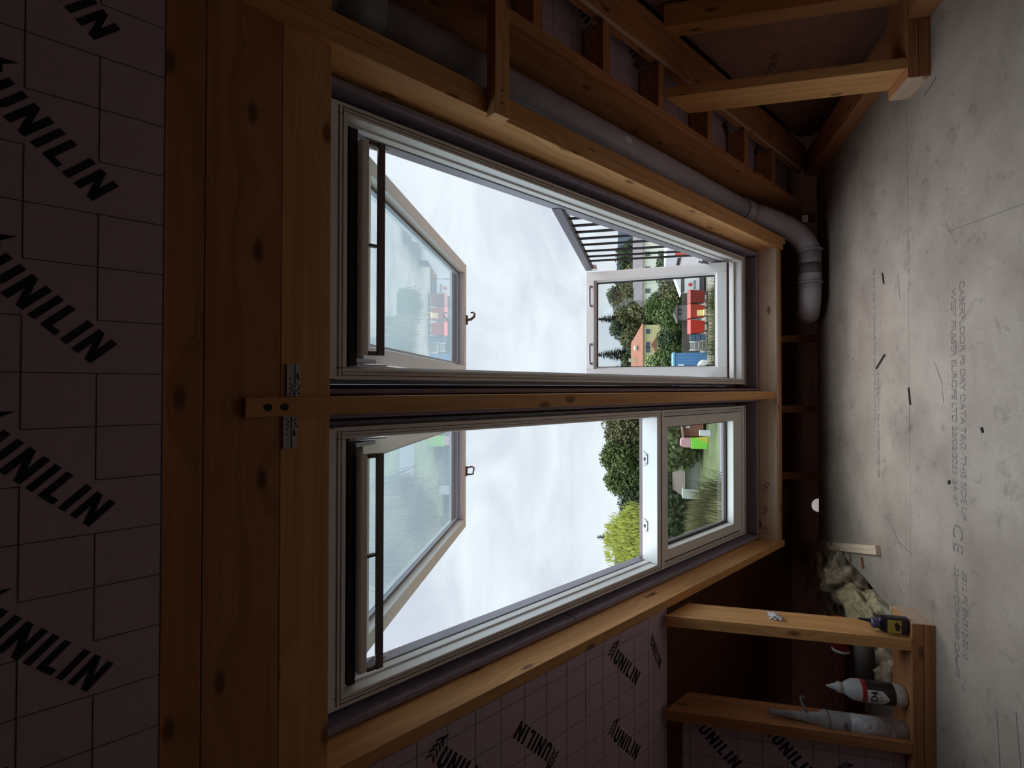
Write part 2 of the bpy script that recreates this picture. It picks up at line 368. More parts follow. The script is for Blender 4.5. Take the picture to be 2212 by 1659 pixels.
def board(name, s0, s1, t0, t1, n, thick, texts, soff=.005, toff=0, skip=None):
    mb = MB().wbox(s0, s1, t0, t1, n-thick, n)
    g = grid_pt(n)
    k0 = math.ceil((s0-soff)/.1); k1 = math.floor((s1-soff)/.1); j0 = math.ceil((t0-toff)/.1); j1 = math.floor((t1-toff)/.1)
    for k in range(k0, k1+1):
        for j in range(j0-1, j1+1):
            a, b = max(t0, toff+j*.1), min(t1, toff+(j+1)*.1)
            if b > a and not (skip and skip('s', k, j)): gl_strip(mb, g, (soff+k*.1, a), (soff+k*.1, b))
    for j in range(j0, j1+1):
        for k in range(k0-1, k1+1):
            a, b = max(s0, soff+k*.1), min(s1, soff+(k+1)*.1)
            if b > a and not (skip and skip('t', k, j)): gl_strip(mb, g, (a, toff+j*.1), (b, toff+j*.1))
    for s_, t_, d in texts: unilin(mb, plane_fn(s_, t_, n, d))
    return mb
FM = [FOIL, INK, LINE]
def skip_top(kind, k, j):     # the grid breaks where the lettering runs
    k3 = k % 3
    if kind == 's': return (k3 == 1 and j == -6) or (k3 == 2 and j == -7)
    return (k3 == 0 and j == -5) or (k3 == 1 and j == -6)
board('c', -3.0, 3.0, -2.55, -.40, NR, .05, [(.477+.3045*i, -.658, 1) for i in range(-9, 8)] , skip=skip_top).build('insulation_board', FM)
o = bpy.data.objects['insulation_board']; tag(o, 'grey insulation board printed with a row of slanted UNILIN words above the pine planks', 'insulation board')
def skip_l(kind, k, j):
    for (a, b) in ((1, 11), (1, 3)):
        pass
    return False
lt = [(-1.098+.0, 1.035, 1), (-1.403, 1.035, 1), (-1.708, 1.035, 1), (-1.098, .235, 1), (-1.403, .235, 1), (-1.708, .235, 1), (-1.265, .712, -1), (-1.57, .712, -1), (-1.875, .712, -1)]
lt = [(a, b, c) for a, b, c in lt]
tag(board('l', -3.0, -1.003, -.075, 1.278, NR-.003, .06, lt, soff=-1.045, toff=-.022).build('insulation_board', FM), 'grey insulation board with UNILIN print filling the slope left of the left window', 'insulation board')
# narrow return strip of board at the knee wall head
rs = MB(); yk = 2.215; zt = W(0, 1.278, NR-.003).z
P0, P1 = W(-1.06, 1.278, NR-.003), W(-1.06, 1.47, NR+.012)
rs.prism([W(-1.0,1.279,.05), W(-1.0,1.279,NR-.003), W(-1.0,1.46,NR-.03), W(-1.0,1.46,.0)], (-2.0,0,0))
fs = lambda s, t: W(s, t, NR-.003-(t-1.279)*.149+EPS)
gl_strip(rs, fs, (-1.05,1.33), (-3,1.33)); gl_strip(rs, fs, (-1.05,1.43), (-3,1.43))
for kx in range(8): gl_strip(rs, fs, (-1.145-.1*kx,1.279), (-1.145-.1*kx,1.46))
unilin(rs, lambda x, y: fs(-1.085-(x-y)*.72-.03, 1.29+(x*.70+y*.70)*.62), 1, False)
tag(rs.build('insulation_board', FM), 'narrow strip of printed insulation board at the head of the left knee wall', 'insulation board')

# ------------------------------------------------------------------ roof timbers
def timber(name, label, mb, mt=PINE, cat='timber', group=None, bev=.0015):
    o = mb.build(name, mt, bevel=bev); return tag(o, label, cat, group)
for i, (a, b, mt, lb) in enumerate(((-.405, -.329, PINE_R, 'narrow reddish pine plank across the ceiling, next to the printed insulation'),
                                    (-.327, -.176, PINE_R, 'wide knotty pine plank across the ceiling, middle one of three'),
                                    (-.174, -.060, PINE_Y, 'yellowish pine plank across the ceiling directly above the two windows'))):
    timber('ceiling_plank', lb, MB().wbox(-3.0, 3.0, a, b, .085, .131-.002*i), mt, 'plank', 'pine planks above the windows')
# waney corner of the narrow plank
rf = thing('rafter', 'narrow pine rafter running down between the two windows', 'rafter', W(-.066, 2.6, 0))
MB().wbox(-.0885, -.0440, -.251, 2.592, .03, NR).build('beam', PINE, rf, bevel=.0015)
for t_, in ((-.205,), (-.170,)):
    c = W(-.067, t_, NR+.0005)
    MB().tube([c-EN*.001, c+EN*.0006], .0085, 14).build('screw_head', RUB, rf)
def trimmer(label, s0, s1, two=None, t0=-.06):
    rt = thing('window_trimmer', label, 'rafter', W((s0+s1)/2, 2.68, 0))
    if two:
        MB().wbox(s0, two-.001, t0, 2.72, -.02, NR).build('beam', PINE_Y, rt, bevel=.0015); MB().wbox(two+.001, s1, t0, 2.76, -.06, NR-.002).build('beam', PINE, rt, bevel=.0015)
    else: MB().wbox(s0, s1, t0, 2.72, -.02, NR).build('beam', PINE, rt, bevel=.0015)
    return rt
trimmer('doubled pine rafter along the right side of the right window, beside the grey pipe', .838, .918, .881, -.30)
trimmer('pine rafter along the left side of the left window, beside the printed insulation', -1.000, -.962, None, -.30)
sl = thing('window_sill_beam', 'doubled pine beam across the bottom of both windows with pencil writing', 'beam', W(-.07, 2.66, 0))
MB().wbox(-.962, .838, 2.63, 2.668, .015, NR-.008).build('beam', PINE_P, sl, bevel=.0015); MB().wbox(-1.0, .88, 2.670, 2.712, .0, NR-.010).build('beam', PINE_R, sl, bevel=.0015)
ink = plain('pencil', (.10,.05,.03), .8)
for tx, s_, sz in (('157', -.66, .042), ('MG', -.80, .036), ('CIL', -.92, .036)):
    text_mesh(tx, sz, W(s_, 2.6295, .045), EX*1+EN*.35, EN-EX*.3, ink, sl, 'pencil_writing')
text_mesh('OF OC', .03, W(-.9615, 1.36, .055), ED, EN, ink, bpy.data.objects['window_trimmer.001'], 'pencil_writing')
# batten fixed across the right hand bay
bt = thing('batten', 'short pine batten fixed across the trimmer near the grey pipe', 'batten', W(1.3, .45, NR))
MB().wbox(.822, 3.0, .413, .470, NR+.0005, .188).build('beam', PINE, bt, bevel=.0015)
for s_ in (.86, .90): 
    c = W(s_, .44, .189); MB().tube([c-EN*.002, c+EN*.001], .003, 8).build('nail_head', RUB, bt)
# hangers: perforated steel straps either side of the rafter
def strap(s0, s1, t0, t1, label, dirn):
    st = thing('nail_plate', label, 'bracket', W((s0+s1)/2, (t0+t1)/2, .130), 'steel nail plates at the rafter head')
    n = .1275; L_ = s1-s0
    mb = MB().wbox(s0, s1, t0, t1, n, n+.0022); mb.wbox(s0, s1, t0+.0005, t0+.003, n, n+.006).wbox(s0, s1, t1-.012, t1-.010, n, n+.005)
    mb.build('plate', ZINC, st, bevel=.0006)
    hb = MB(); rnd = random.Random(3)
    for i in range(7):
        for j in range(3):
            u = (.10+.075*i)*L_; s_ = (s1-u) if dirn < 0 else (s0+u)
            if (i+j) % 2 and i > 3: continue
            c = W(s_, t0+.009+j*.0095+(i % 2)*.003, n+.0022); hb.tube([c, c+EN*.0006], .0022, 8)
    for u in (.55, .62): 
        s_ = (s1-u*L_) if dirn < 0 else (s0+u*L_); hb.wbox(s_, s_+.0085, t1-.0085, t1-.0045, n+.0015, n+.0028)
    hb.build('nail_hole', RUB, st).name = 'nail_holes'
    for i, j in ((1, 2), (2, 1), (4, 2)):
        u = (.10+.075*i)*L_; s_ = (s1-u) if dirn < 0 else (s0+u); c = W(s_, t0+.009+j*.0095, n+.0028)
        MB().tube([c, c+EN*.0018], [.0036, .0026], 10).build('nail', ZINC, st)
strap(-.0435, .034, -.163, -.131, 'perforated steel nail plate right of the rafter head', 1)
MB()
strap(-.166, -.089, -.170, -.138, 'perforated steel nail plate left of the rafter head', -1)

# right hand bay: deep rafter, noggins, wall plate, pipe
timber('rafter', 'deep pine rafter beyond the grey pipe, right of the right window', MB().wbox(1.175, 1.217, -.06, 3.05, -.09, NR), PINE_R, 'rafter')
timber('top_plate', 'wide sloping pine plate heading the small side wall on the right', MB().wbox(1.436, 1.605, -.2, 3.1, .10, NR+.003), PINE_R, 'plate')
timber('lit_edge_strip', 'thin pale strip painted as the lit edge of the sloping side plate', MB().wbox(1.424, 1.4355, -.2, 3.1, NR-.006, NR+.003), PINE_P, 'strip')  # paler wood stands in for light on the plate's side face
nog0 = None
for i, (t0, nm) in enumerate(((.30,''), (.66,''), (1.03,''), (1.413,''), (1.845,''), (2.25,''), (2.62,''))):
    lab = ['highest', 'second highest', 'third from the top', 'one just above the stud head', 'one below the stud head', 'second lowest', 'lowest'][i]
    if i == 0:
        nog0 = MB().wbox(1.2175, 1.4235, t0-.045, t0, .04, NR-.006).build('noggin', PINE_R, bevel=.0015); o = nog0; b0 = t0
    else:
        o = nog0.copy(); COL.objects.link(o); o.location = nog0.location + ED*(t0-b0)
    tag(o, 'short pine noggin in the bay right of the pipe, ' + lab, 'noggin', 'noggins in the right hand bay')
# insulation behind the noggins
mb = MB().wbox(1.218, 1.60, -.06, 3.1, -.05, .03)
g = grid_pt(.03)
for j in range(31): gl_strip(mb, g, (1.22,.02+j*.1), (1.8,.02+j*.1))
for k in range(3): gl_strip(mb, g, (1.29+k*.1,0), (1.29+k*.1,3.1))
for s_, t_ in ((1.506,1.04), (1.510,1.37), (1.506,.70), (1.48,1.92), (1.35,2.35), (1.33,2.75)): unilin(mb, plane_fn(s_, t_, .03, -1), 1)
tag(mb.build('insulation_board', FM), 'shadowed insulation board with leaf emblem behind the noggins on the right', 'insulation board')
# grey soil pipe with couplings and elbows
pp = thing('soil_pipe', 'grey plastic soil pipe running down beside the right window to the floor edge', 'pipe', W(1.055, 2.45, .02))
pr = .061; pc = lambda t: W(1.047, t, .022)
MB().tube([pc(-.3), pc(2.47)], pr, 28).build('pipe_run', PVC, pp)
MB().tube([pc(-.02), pc(.11)], pr+.007, 28).build('coupling', PVC, pp, label='darker coupling sleeve at the top of the pipe').data.materials[0] = plain('pvc_dark', (.22,.2,.21), .5)
MB().tube([pc(1.17), pc(1.235)], .0, 6) if False else None
lb = MB(); c = W(1.030, 1.22, .031)+EN*(pr*.98)
lb.box(W(1.035,1.20,.022+pr*.97), EX*.026, ED*.05, EN*.002); lb.build('sticker', plain('sticker', (.75,.72,.72), .5), pp, label='small pale sticker on the pipe')
MB().tube([pc(2.40), pc(2.50)], pr+.008, 28).tube([pc(2.497), pc(2.503)], pr+.012, 28).build('coupling', PVC, pp)
# first elbow turns level, towards the left along the eaves
e0 = pc(2.50); yq = 3.50; zq = .112
path = []
A = e0; Bp = V((1.035, yq+.02, zq+.04)); Cp = V((.86, yq, zq))
for i in range(11):
    u = i/10; path.append(A*(1-u)**2 + Bp*2*u*(1-u) + Cp*u*u)
MB().tube(path, pr+.004, 28).build('elbow', PVC, pp)
sq_ = MB()
sq_.box(V((1.03,yq-.078,zq+.03)), (.045,0,0), (0,.002,-.0), (0,0,.034)); sq_.build('moulded_mark', plain('mark', (.45,.4,.4), .5), pp)
MB().tube([(.875,yq,zq), (.865,yq,zq)], pr+.013, 28).tube([(.866,yq,zq), (.66,yq,zq)], pr+.005, 28).build('coupling', PVC, pp, label='grey push-fit socket')
MB().tube([(.785,yq,zq), (.72,yq,zq)], pr+.0062, 28).build('socket_band', plain('pvc_band', (.17,.14,.145), .6), pp)  # darker grey band round the socket
MB().tube([(.668,yq,zq), (.66,yq,zq)], pr+.013, 28).build('coupling', PVC, pp)
path = [V((.66,yq,zq)), V((.60,yq,zq)), V((.545,yq+.01,zq)), V((.50,yq+.045,zq-.005)), V((.485,yq+.10,zq-.02)), V((.485,yq+.2,zq-.05))]
MB().tube(path, [pr+.004]*6, 28).build('elbow', PVC, pp)

# knee wall framing --------------------------------------------------
YK = 2.31
def stud(label, x0, x1, ya, yb, z0, mt, n=NR):
    za, zb_ = zroof(ya, n)-.001, zroof(yb, n)-.001
    mb = MB().prism([(x0,ya,z0),(x0,yb,z0),(x0,yb,zb_),(x0,ya,za)], (x1-x0,0,0))
    # grain along the height
    for i, f in enumerate(mb.f): mb.uv[i] = [(mb.v[a].z + x0*3, (mb.v[a].x+mb.v[a].y)+i*.3) for a in f]
    return timber('wall_stud', label, mb, mt, 'stud', 'knee wall studs')
def plate(name, label, x0, x1, y0, y1, z0, z1, mt, cat='plate'):
    th = thing(name, label, cat, ((x0+x1)/2, (y0+y1)/2, z0)); h = (z1-z0)/2
    MB().xbox(x0, x1, y0, y1, z0, z0+h-.001).build('beam', mt, th, bevel=.0015); MB().xbox(x0, x1, y0, y1, z0+h+.001, z1).build('beam', mt, th, bevel=.0015)
    return th
plate('sole_plate', 'doubled pine sole plate on the floor at the left, carrying the glue bottles', -3.0, -.943, YK, YK+.17, .0, .082, PINE_R)
pl_ = bpy.data.objects['sole_plate']
MB().xbox(-.9435, -.9415, YK+.001, YK+.169, .001, .081).build('cut_end', PINE_P, pl_, label='pale freshly cut end')
plr = plate('sole_plate', 'doubled pine sole plate on the floor at the right with a pale cut end', 1.255, 1.70, YK, YK+.17, .0, .082, PINE_R)
MB().xbox(1.2535, 1.2555, YK+.001, YK+.169, .001, .081).build('cut_end', PINE_P, plr, label='pale freshly cut end')
stud('pine knee wall stud on the left with the white scrap and small black bottle', -1.052, -1.006, YK, YK+.16, .083, PINE_Y)
stud('pine knee wall stud at the left edge of the picture, behind the silicone tube', -1.463, -1.418, YK, YK+.16, .083, PINE_R)
stud('pine knee wall stud on the right, its side lit by the window', 1.297, 1.342, YK+.005, YK+.165, .083, PINE_Y)
stud('broad pine stud at the top right corner of the picture', 1.612, 1.715, YK, YK+.078, .083, PINE_Y)
# side wall right: bottom plate and brown sheathing board
timber('sole_plate', 'pine sole plate running along the floor under the brown side wall', MB().xbox(1.43, 1.585, YK+.172, 3.72, 0, .080), PINE_R, 'plate')
timber('sole_plate', 'pine plate on the floor at the top right edge, running towards the camera', MB().xbox(1.492, 1.62, .9, YK-.002, 0, .080), PINE_R, 'plate')
MB().prism([(1.73,.2,0),(1.73,3.78,0),(1.73,3.78,zroof(3.78,.09)),(1.73,.2,zroof(.2,.09))], (.02,0,0)).build('wall_right', plain('brown_board', (.40,.20,.145), .8, noise=.15, nscale=14), kind='structure')
bo = bpy.data.objects['wall_right']
text_mesh('CABERFLOOR P5', .055, (1.7295, 3.2, .44), (0,-1,0), (0,0,1), plain('faded_print', (.10,.06,.055), .8), bo, 'faded_print', spacing=.95)
# left knee wall insulation board, standing, between stud and picture edge
kb = MB().xbox(-3.0, -1.465, YK+.055, YK+.10, .085, zroof(YK+.1, NR)-.01)
kf = lambda x, z: V((x, YK+.055-EPS, z))
for j in range(11): gl_strip(kb, kf, (-1.47,.13+.1*j), (-3.0,.13+.1*j))
for k in range(14): gl_strip(kb, kf, (-1.53-.1*k,.09), (-1.53-.1*k,1.05))
r2 = math.sqrt(.5)
for bx, bz in ((-1.50,.90), (-1.50,.60), (-1.62,.32)): unilin(kb, (lambda bx, bz: (lambda x, y: kf(bx-(x-y)*r2-.02, bz-(x+y)*r2)))(bx, bz), 1)
tag(kb.build('insulation_board', FM), 'printed insulation board standing in the left knee wall behind the stud', 'insulation board')

# eaves void: short posts, glass wool, loose bits
p0 = None
for i, x in enumerate((.345, -.152, -.62, 1.2)):
    if p0 is None: p0 = MB().xbox(x-.024, x+.024, 3.86, 3.93, -.29, zroof(3.93,-.10)).build('eaves_post', PINE_R, bevel=.0015); o = p0; xx = x
    else: o = p0.copy(); COL.objects.link(o); o.location = p0.location + V((x-xx, 0, 0))
    tag(o, 'short dark post in the gap below the windows, ' + ['the one nearest the grey pipe', 'the middle one', 'the one nearest the little bright hole', 'hidden beside the pipe', 'behind the glass wool'][i], 'post', 'posts in the eaves gap')
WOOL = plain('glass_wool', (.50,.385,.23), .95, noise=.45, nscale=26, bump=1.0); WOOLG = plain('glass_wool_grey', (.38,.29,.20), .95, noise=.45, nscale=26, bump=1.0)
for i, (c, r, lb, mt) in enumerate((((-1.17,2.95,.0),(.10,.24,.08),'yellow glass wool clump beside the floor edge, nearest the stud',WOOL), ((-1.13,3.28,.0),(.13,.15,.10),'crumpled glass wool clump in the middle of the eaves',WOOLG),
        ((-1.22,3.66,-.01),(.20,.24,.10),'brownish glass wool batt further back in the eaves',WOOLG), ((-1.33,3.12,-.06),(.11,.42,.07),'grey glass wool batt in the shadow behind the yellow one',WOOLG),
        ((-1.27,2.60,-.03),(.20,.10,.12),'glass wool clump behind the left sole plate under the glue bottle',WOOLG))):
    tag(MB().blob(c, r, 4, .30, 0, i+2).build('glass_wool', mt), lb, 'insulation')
tag(MB().xbox(-1.42,-1.06,2.50,2.95,-.02,-.002).build('vapour_sheet', plain('pale_sheet', (.36,.30,.24), .8, noise=.2, nscale=9)), 'pale scrap of board lying behind the left sole plate', 'board')
# offcut on the floor
oc = MB(); P_, Q_ = V((-.966,3.50,.0)), V((-.777,2.804,.0)); d = (Q_-P_).normalized(); e = V((d.y,-d.x,0))
oc.box(P_, d*(Q_-P_).length, e*.046, V((0,0,.022))); o = timber('wood_offcut', 'thin pale strip of wood lying on the floor by the eaves gap', oc, PINE_P, 'wood offcut')
kn = plain('knot', (.05,.025,.015), .8)
def bit(label, p, q, w, h, mt, name='wood_splinter', cat='splinter'):
    p, q = V((*p,.001)), V((*q,.001)); d = q-p; e = V((-d.y, d.x, 0)).normalized()*w
    return tag(MB().box(p-e/2, d, e, (0,0,h)).build(name, mt), label, cat)
bit('long black splinter on the floor below the centre rafter', (.158,2.73), (.095,2.825), .007, .005, RUB)
bit('short brown splinter on the floor near the board joint', (.0,2.505), (-.075,2.49), .007, .004, kn)
bit('tiny dark splinter on the floor towards the pipe elbow', (.555,2.75), (.50,2.735), .007, .004, kn)
bit('black chip of wood on the floor beside the printed date', (-.135,2.01), (-.152,2.003), .007, .004, RUB, 'wood_chip', 'chip')
bit('small black chip on the floor before the CE mark', (-.35,2.20), (-.362,2.208), .008, .004, RUB, 'wood_chip', 'chip')
bit('reddish splinter lying against the pale wood strip', (-.905,3.02), (-.955,3.0), .02, .006, plain('redsplint', (.25,.07,.03), .7))

# tools and bottles on the left sole plate ---------------------------
WHT = plain('white_plastic', (.62,.60,.60), .4); RED = plain('red_label', (.42,.02,.02), .4); BLK = plain('black_label', (.03,.022,.022), .4); YEL = plain('yellow_label', (.55,.40,.06), .45)
zt0 = .083
gb = thing('glue_bottle', 'white wood glue bottle with black and red D4 label on the left sole plate', 'bottle', (-1.268, 2.375, zt0))
bx, by = -1.268, 2.375; lean = V((.02,.0,1)).normalized(); B0 = V((bx,by,zt0))
MB().lathe([(.036,0),(.041,.006),(.042,.03),(.042,.175),(.040,.195),(.030,.215),(.022,.226),(.020,.232)], B0, lean).build('bottle_body', WHT, gb)
MB().lathe([(.0425,.045),(.0430,.046),(.0430,.148),(.0425,.149)], B0, lean).build('label', BLK, gb, label='black wrap-round label')
MB().lathe([(.0428,.149),(.0434,.150),(.0434,.166),(.0428,.167)], B0, lean).build('label_band', RED, gb, label='red label band')
MB().lathe([(.021,.232),(.021,.250),(.015,.256),(.013,.262),(.004,.290),(.003,.293)], B0, lean).build('nozzle', WHT, gb)
def on_cyl(B0, r, a, z, lean=V((0,0,1))): return B0 + V((math.sin(a)*r, -math.cos(a)*r, 0)) + lean*z
pn = MB(); k = 9
for i in range(k):
    a0, a1 = -.75+1.35*i/k, -.75+1.35*(i+1)/k; am = lambda a: .092 - .024*(1-abs((a+.075)/.675))
    pn.quad([on_cyl(B0,.0436,a0,am(a0),lean), on_cyl(B0,.0436,a1,am(a1),lean), on_cyl(B0,.0436,a1,.150,lean), on_cyl(B0,.0436,a0,.150,lean)])
pn.build('label_panel', plain('label_white', (.75,.73,.70), .5), gb, label='white shield shaped label panel')
text_mesh('D4', .036, on_cyl(B0,.0455,-.42,.113,lean), (math.cos(-.1),math.sin(-.1),0), (0,0,1), INK, gb, 'lettering', bold=.0006)
for z_ in (.102,.096): 
    q = MB(); q.quad([on_cyl(B0,.0445,-.3,z_,lean), on_cyl(B0,.0445,.15,z_,lean), on_cyl(B0,.0445,.15,z_+.002,lean), on_cyl(B0,.0445,-.3,z_+.002,lean)]); q.build('small_print', INK, gb)
# silicone tube with nozzle leaning on the stud
tb = thing('sealant_tube', 'used grey sealant cartridge with hooked nozzle standing at the left picture edge', 'sealant tube', (-1.405, 2.365, zt0))
T0 = V((-1.405,2.365,zt0)); TL = V((.015,.0,1)).normalized(); TG = plain('tube_grey', (.40,.36,.37), .35, noise=.25, nscale=30)
MB().lathe([(.034,0),(.037,.003),(.037,.285),(.035,.288),(.035,.29)], T0, TL).build('cartridge', TG, tb)
MB().lathe([(.0376,.05),(.0376,.21)], T0, TL).build('label', plain('tube_label', (.55,.50,.52), .4, noise=.35, nscale=70), tb)
text_mesh('LPE', .02, on_cyl(T0,.039,-.2,.225,TL), (1,0,0), (0,0,1), BLK, tb, 'lettering')
MB().lathe([(.037,.29),(.039,.302),(.034,.315),(.024,.330),(.022,.385),(.016,.39),(.016,.44),(.012,.455),(.011,.52)], T0, TL, 16).build('nozzle', TG, tb)
hk = T0+TL*.37+V((.018,0,0)); MB().tube([hk, hk+V((.035,0,.018)), hk+V((.058,0,.026)), hk+V((.068,0,.018)), hk+V((.060,0,.004))], [.006,.005,.004,.003,.001], 8).build('dried_sealant', TG, tb, label='curled thread of dried sealant')
# small black and yellow bottle
sg = thing('small_glue_bottle', 'small black glue bottle with yellow label beside the left stud', 'bottle', (-.966, 2.345, zt0))
G0 = V((-.966,2.345,zt0)); gm = MB()
def rr(z, w, d_): return [(G0+V((w*math.copysign(abs(math.cos(a))**.5, math.cos(a)), d_*math.copysign(abs(math.sin(a))**.5, math.sin(a)), z))) for a in [2*math.pi*i/24 for i in range(24)]]
rings = [rr(0,.030,.018), rr(.004,.034,.020), rr(.085,.033,.020), rr(.102,.026,.018), rr(.108,.018,.016)]
k = len(gm.v)
for r_ in rings: gm.v += r_
for i in range(4):
    for j in range(24): q = (j+1) % 24; gm.face([k+i*24+j,k+i*24+q,k+(i+1)*24+q,k+(i+1)*24+j], None, 0, True)
gm.face([k+j for j in range(24)][::-1]); gm.face([k+96+j for j in range(24)])
gm.build('bottle_body', plain('dark_plastic', (.02,.012,.025), .3), sg)
MB().lathe([(.020,.106),(.021,.110),(.021,.128),(.016,.133),(.010,.136)], G0, (0,0,1)).build('collar', plain('violet_cap', (.10,.07,.13), .3), sg, label='dull violet collar')
MB().lathe([(.008,.134),(.007,.150),(.004,.178),(.0015,.182)], G0, (.06,0,1), 12).build('nozzle', plain('tealcap', (.01,.03,.035), .3), sg)
MB().box(G0+V((-.026,-.0206,.030)), (.050,0,0), (0,-.0008,0), (0,0,.050)).build('label', YEL, sg, label='yellow label')
MB().prism([G0+V((.0,-.0216,.033)), G0+V((.018,-.0216,.045)), G0+V((.010,-.0216,.056)), G0+V((-.016,-.0216,.050)), G0+V((-.02,-.0216,.040))], (0,-.0005,0)).build('emblem', BLK, sg)
# white scrap on stud side
sc_ = MB(); c = V((-1.000,2.40,.575))
tag(MB().blob(c, (.009,.032,.02), 3, .5, 0, 5).blob(c+V((.003,-.02,-.018)), (.007,.016,.012), 3, .5, 0, 9).build('paper_scrap', plain('white_scrap', (.65,.6,.6), .7)), 'crumpled white paper scrap stuck to the side of the left stud', 'scrap')
# red and white tin and a grey block in the shadow behind the stud
rt_ = thing('spray_can', 'red can with white rim lying on the grey roll behind the left stud', 'can', (-1.22,2.80,.10))
MB().tube([(-1.13,2.75,.195),(-1.272,2.75,.195)], .038, 20).build('can_body', RED, rt_); MB().tube([(-1.272,2.75,.195),(-1.285,2.75,.195)], .040, 20).build('rim', WHT, rt_, label='white rim')
tag(MB().tube([(-1.14,2.74,.115),(-1.40,2.74,.085)], .046, 20).build('grey_roll', plain('grey_roll', (.20,.17,.17), .7)), 'dark grey roll lying behind the left sole plate', 'roll')

# ------------------------------------------------------------------ windows
def ring(mb, s0, s1, t0, t1, w, n0, n1, wt=None, wb=None):
    wt = wt or w; wb = wb or w
    mb.wbox(s0, s0+w, t0, t1, n0, n1).wbox(s1-w, s1, t0, t1, n0, n1).wbox(s0+w, s1-w, t0, t0+wt, n0, n1).wbox(s0+w, s1-w, t1-wb, t1, n0, n1)
def local(o, a, b, c):    # helper for tilted sashes
    return lambda x, y, z: o + a*x + b*y + c*z
def lring(mb, F, x0, x1, y0, y1, w, z0, z1):
    def bx(a0,a1,b0,b1):
        o = F(a0,b0,z0); mb.box(o, F(a1,b0,z0)-o, F(a0,b1,z0)-o, F(a0,b0,z1)-o)
    bx(x0,x0+w,y0,y1); bx(x1-w,x1,y0,y1); bx(x0+w,x1-w,y0,y0+w); bx(x0+w,x1-w,y1-w,y1)
def window(num, s0, opened):
    s1 = s0+.78; L_ = 2.505
    w_ = struct_root('window_%d' % num, W((s0+s1)/2, L_, 0))
    fr = MB()
    # white lining profile: face, recess and stepped inner side
    fr.wbox(s0, s0+.032, 0, 2.49, -.043, 0).wbox(s1-.032, s1, 0, 2.49, -.043, 0)
    fr.wbox(s0, s0+.038, .02, 2.47, -.075, -.044).wbox(s1-.038, s1, .02, 2.47, -.075, -.044)
    fr.wbox(s0+.002, s1-.002, -.028, .002, -.07, .004).wbox(s0+.034, s1-.034, .002, .034, -.075, 0)
    fr.wbox(s0+.032, s1-.032, 2.462, 2.49, -.044, 0).wbox(s0+.038, s1-.038, 2.452, 2.485, -.078, -.045)
    fr.build('window_frame', FRAME, w_, bevel=.002)
    gm_ = MB()
    for a, b in ((s0+.012, s0+.0145), (s1-.0145, s1-.012)): gm_.wbox(a, b, .02, 2.48, -.001, .0016)
    for a, b in ((s0+.022, s0+.0235), (s1-.0235, s1-.022)): gm_.wbox(a, b, .02, 2.48, -.001, .0012)
    gm_.wbox(s0+.01, s1-.01, .008, .011, -.001, .002); gm_.wbox(s0+.01, s1-.01, .020, .0215, -.001, .0015)
    gm_.build('frame_groove', ALU_D, w_)
    MB().wbox(s0-.004, s1+.004, 2.492, 2.507, -.05, .002).build('end_trim', plain('grey_trim', (.42,.38,.38), .5) if 'grey_trim' not in bpy.data.materials else bpy.data.materials['grey_trim'], w_, bevel=.001)
    al = MB()
    al.wbox(s0-.012, s0+.041, -.03, 2.52, -.125, -.078).wbox(s1-.041, s1+.012, -.03, 2.52, -.125, -.078).wbox(s0+.041, s1-.041, -.03, .03, -.125, -.078).wbox(s0+.041, s1-.041, 2.45, 2.52, -.125, -.078)
    al.build('outer_cladding', ALU, w_, bevel=.0015)
    # strip blackened for the shade in the gap under the head and vent flap with grab bar
    MB().wbox(s0+.036, s1-.036, .034, .060, -.09, -.045).build('head_gap_shade', RUB, w_)
    # striker plates near the head
    for a in (s0+.046, s1-.049):
        MB().wbox(a, a+.003, .12, .20, -.103, -.088).build('catch', ZINC, w_)
    # ---- top sash, hinged at the head and swung out about 43 degrees
    beta = math.radians(8.4); H = W(0, .075, -.085)
    ex, ey = V((1,0,0)), V((0, math.cos(beta), math.sin(beta))); ez = ex.cross(ey)
    F = local(H, ex, ey, ez); a0, a1 = (s0+.052, s1-.090) if num == 1 else (s0+.084, s1-.052); LS = 1.435
    ts = MB(); lring(ts, F, a0, a1, 0, LS, .052, -.045, 0); top = ts.build('top_sash', FRAME, w_, bevel=.003)
    cl = MB(); lring(cl, F, a0-.012, a1+.012, -.01, LS+.014, .022, -.003, .040); cl.build('sash_cladding', ALU_D, top, bevel=.002)
    gs = MB(); lring(gs, F, a0+.051, a1-.051, .051, LS-.051, .008, -.006, .012); gs.build('glazing_seal', RUB, top)
    q = MB(); q.quad([F(a0+.052,.052,-.002), F(a1-.052,.052,-.002), F(a1-.052,LS-.052,-.002), F(a0+.052,LS-.052,-.002)]); q.build('pane', GL_TOP, top)
    sp = MB(); lring(sp, F, a0+.061, a1-.061, .061, LS-.061, .007, -.012, -.004); sp.build('spacer', plain('spacer', (.42,.42,.46), .4, .4) if 'spacer' not in bpy.data.materials else bpy.data.materials['spacer'], top)
    # flap and bar at the head of the sash
    vb = MB(); b0, b1 = s0+.072, s1-.082
    vb.wbox(b0-.03, b1+.03, .050, .071, -.050, -.020).build('vent_housing', RUB, top)
    MB().wbox(b0, b1, .072, .098, -.035, .003).build('vent_flap', FRAME, top, bevel=.006)
    gb_ = MB().wbox(b0, b1, .122, .144, -.004, .008)
    gb_.build('grab_bar', ALU_D, top, bevel=.002)
    for s_ in (b0, (b0+b1)/2-.006+(0.02 if num == 2 else .01), b1-.012):
        MB().wbox(s_, s_+.008 if s_ not in (b0, b1-.012) else s_+.012, .097, .124, -.014, .004).build('bar_bracket', ALU_D, top, bevel=.002)
    # latch on the free edge
    hs = (a0+a1)/2; lt_ = MB()
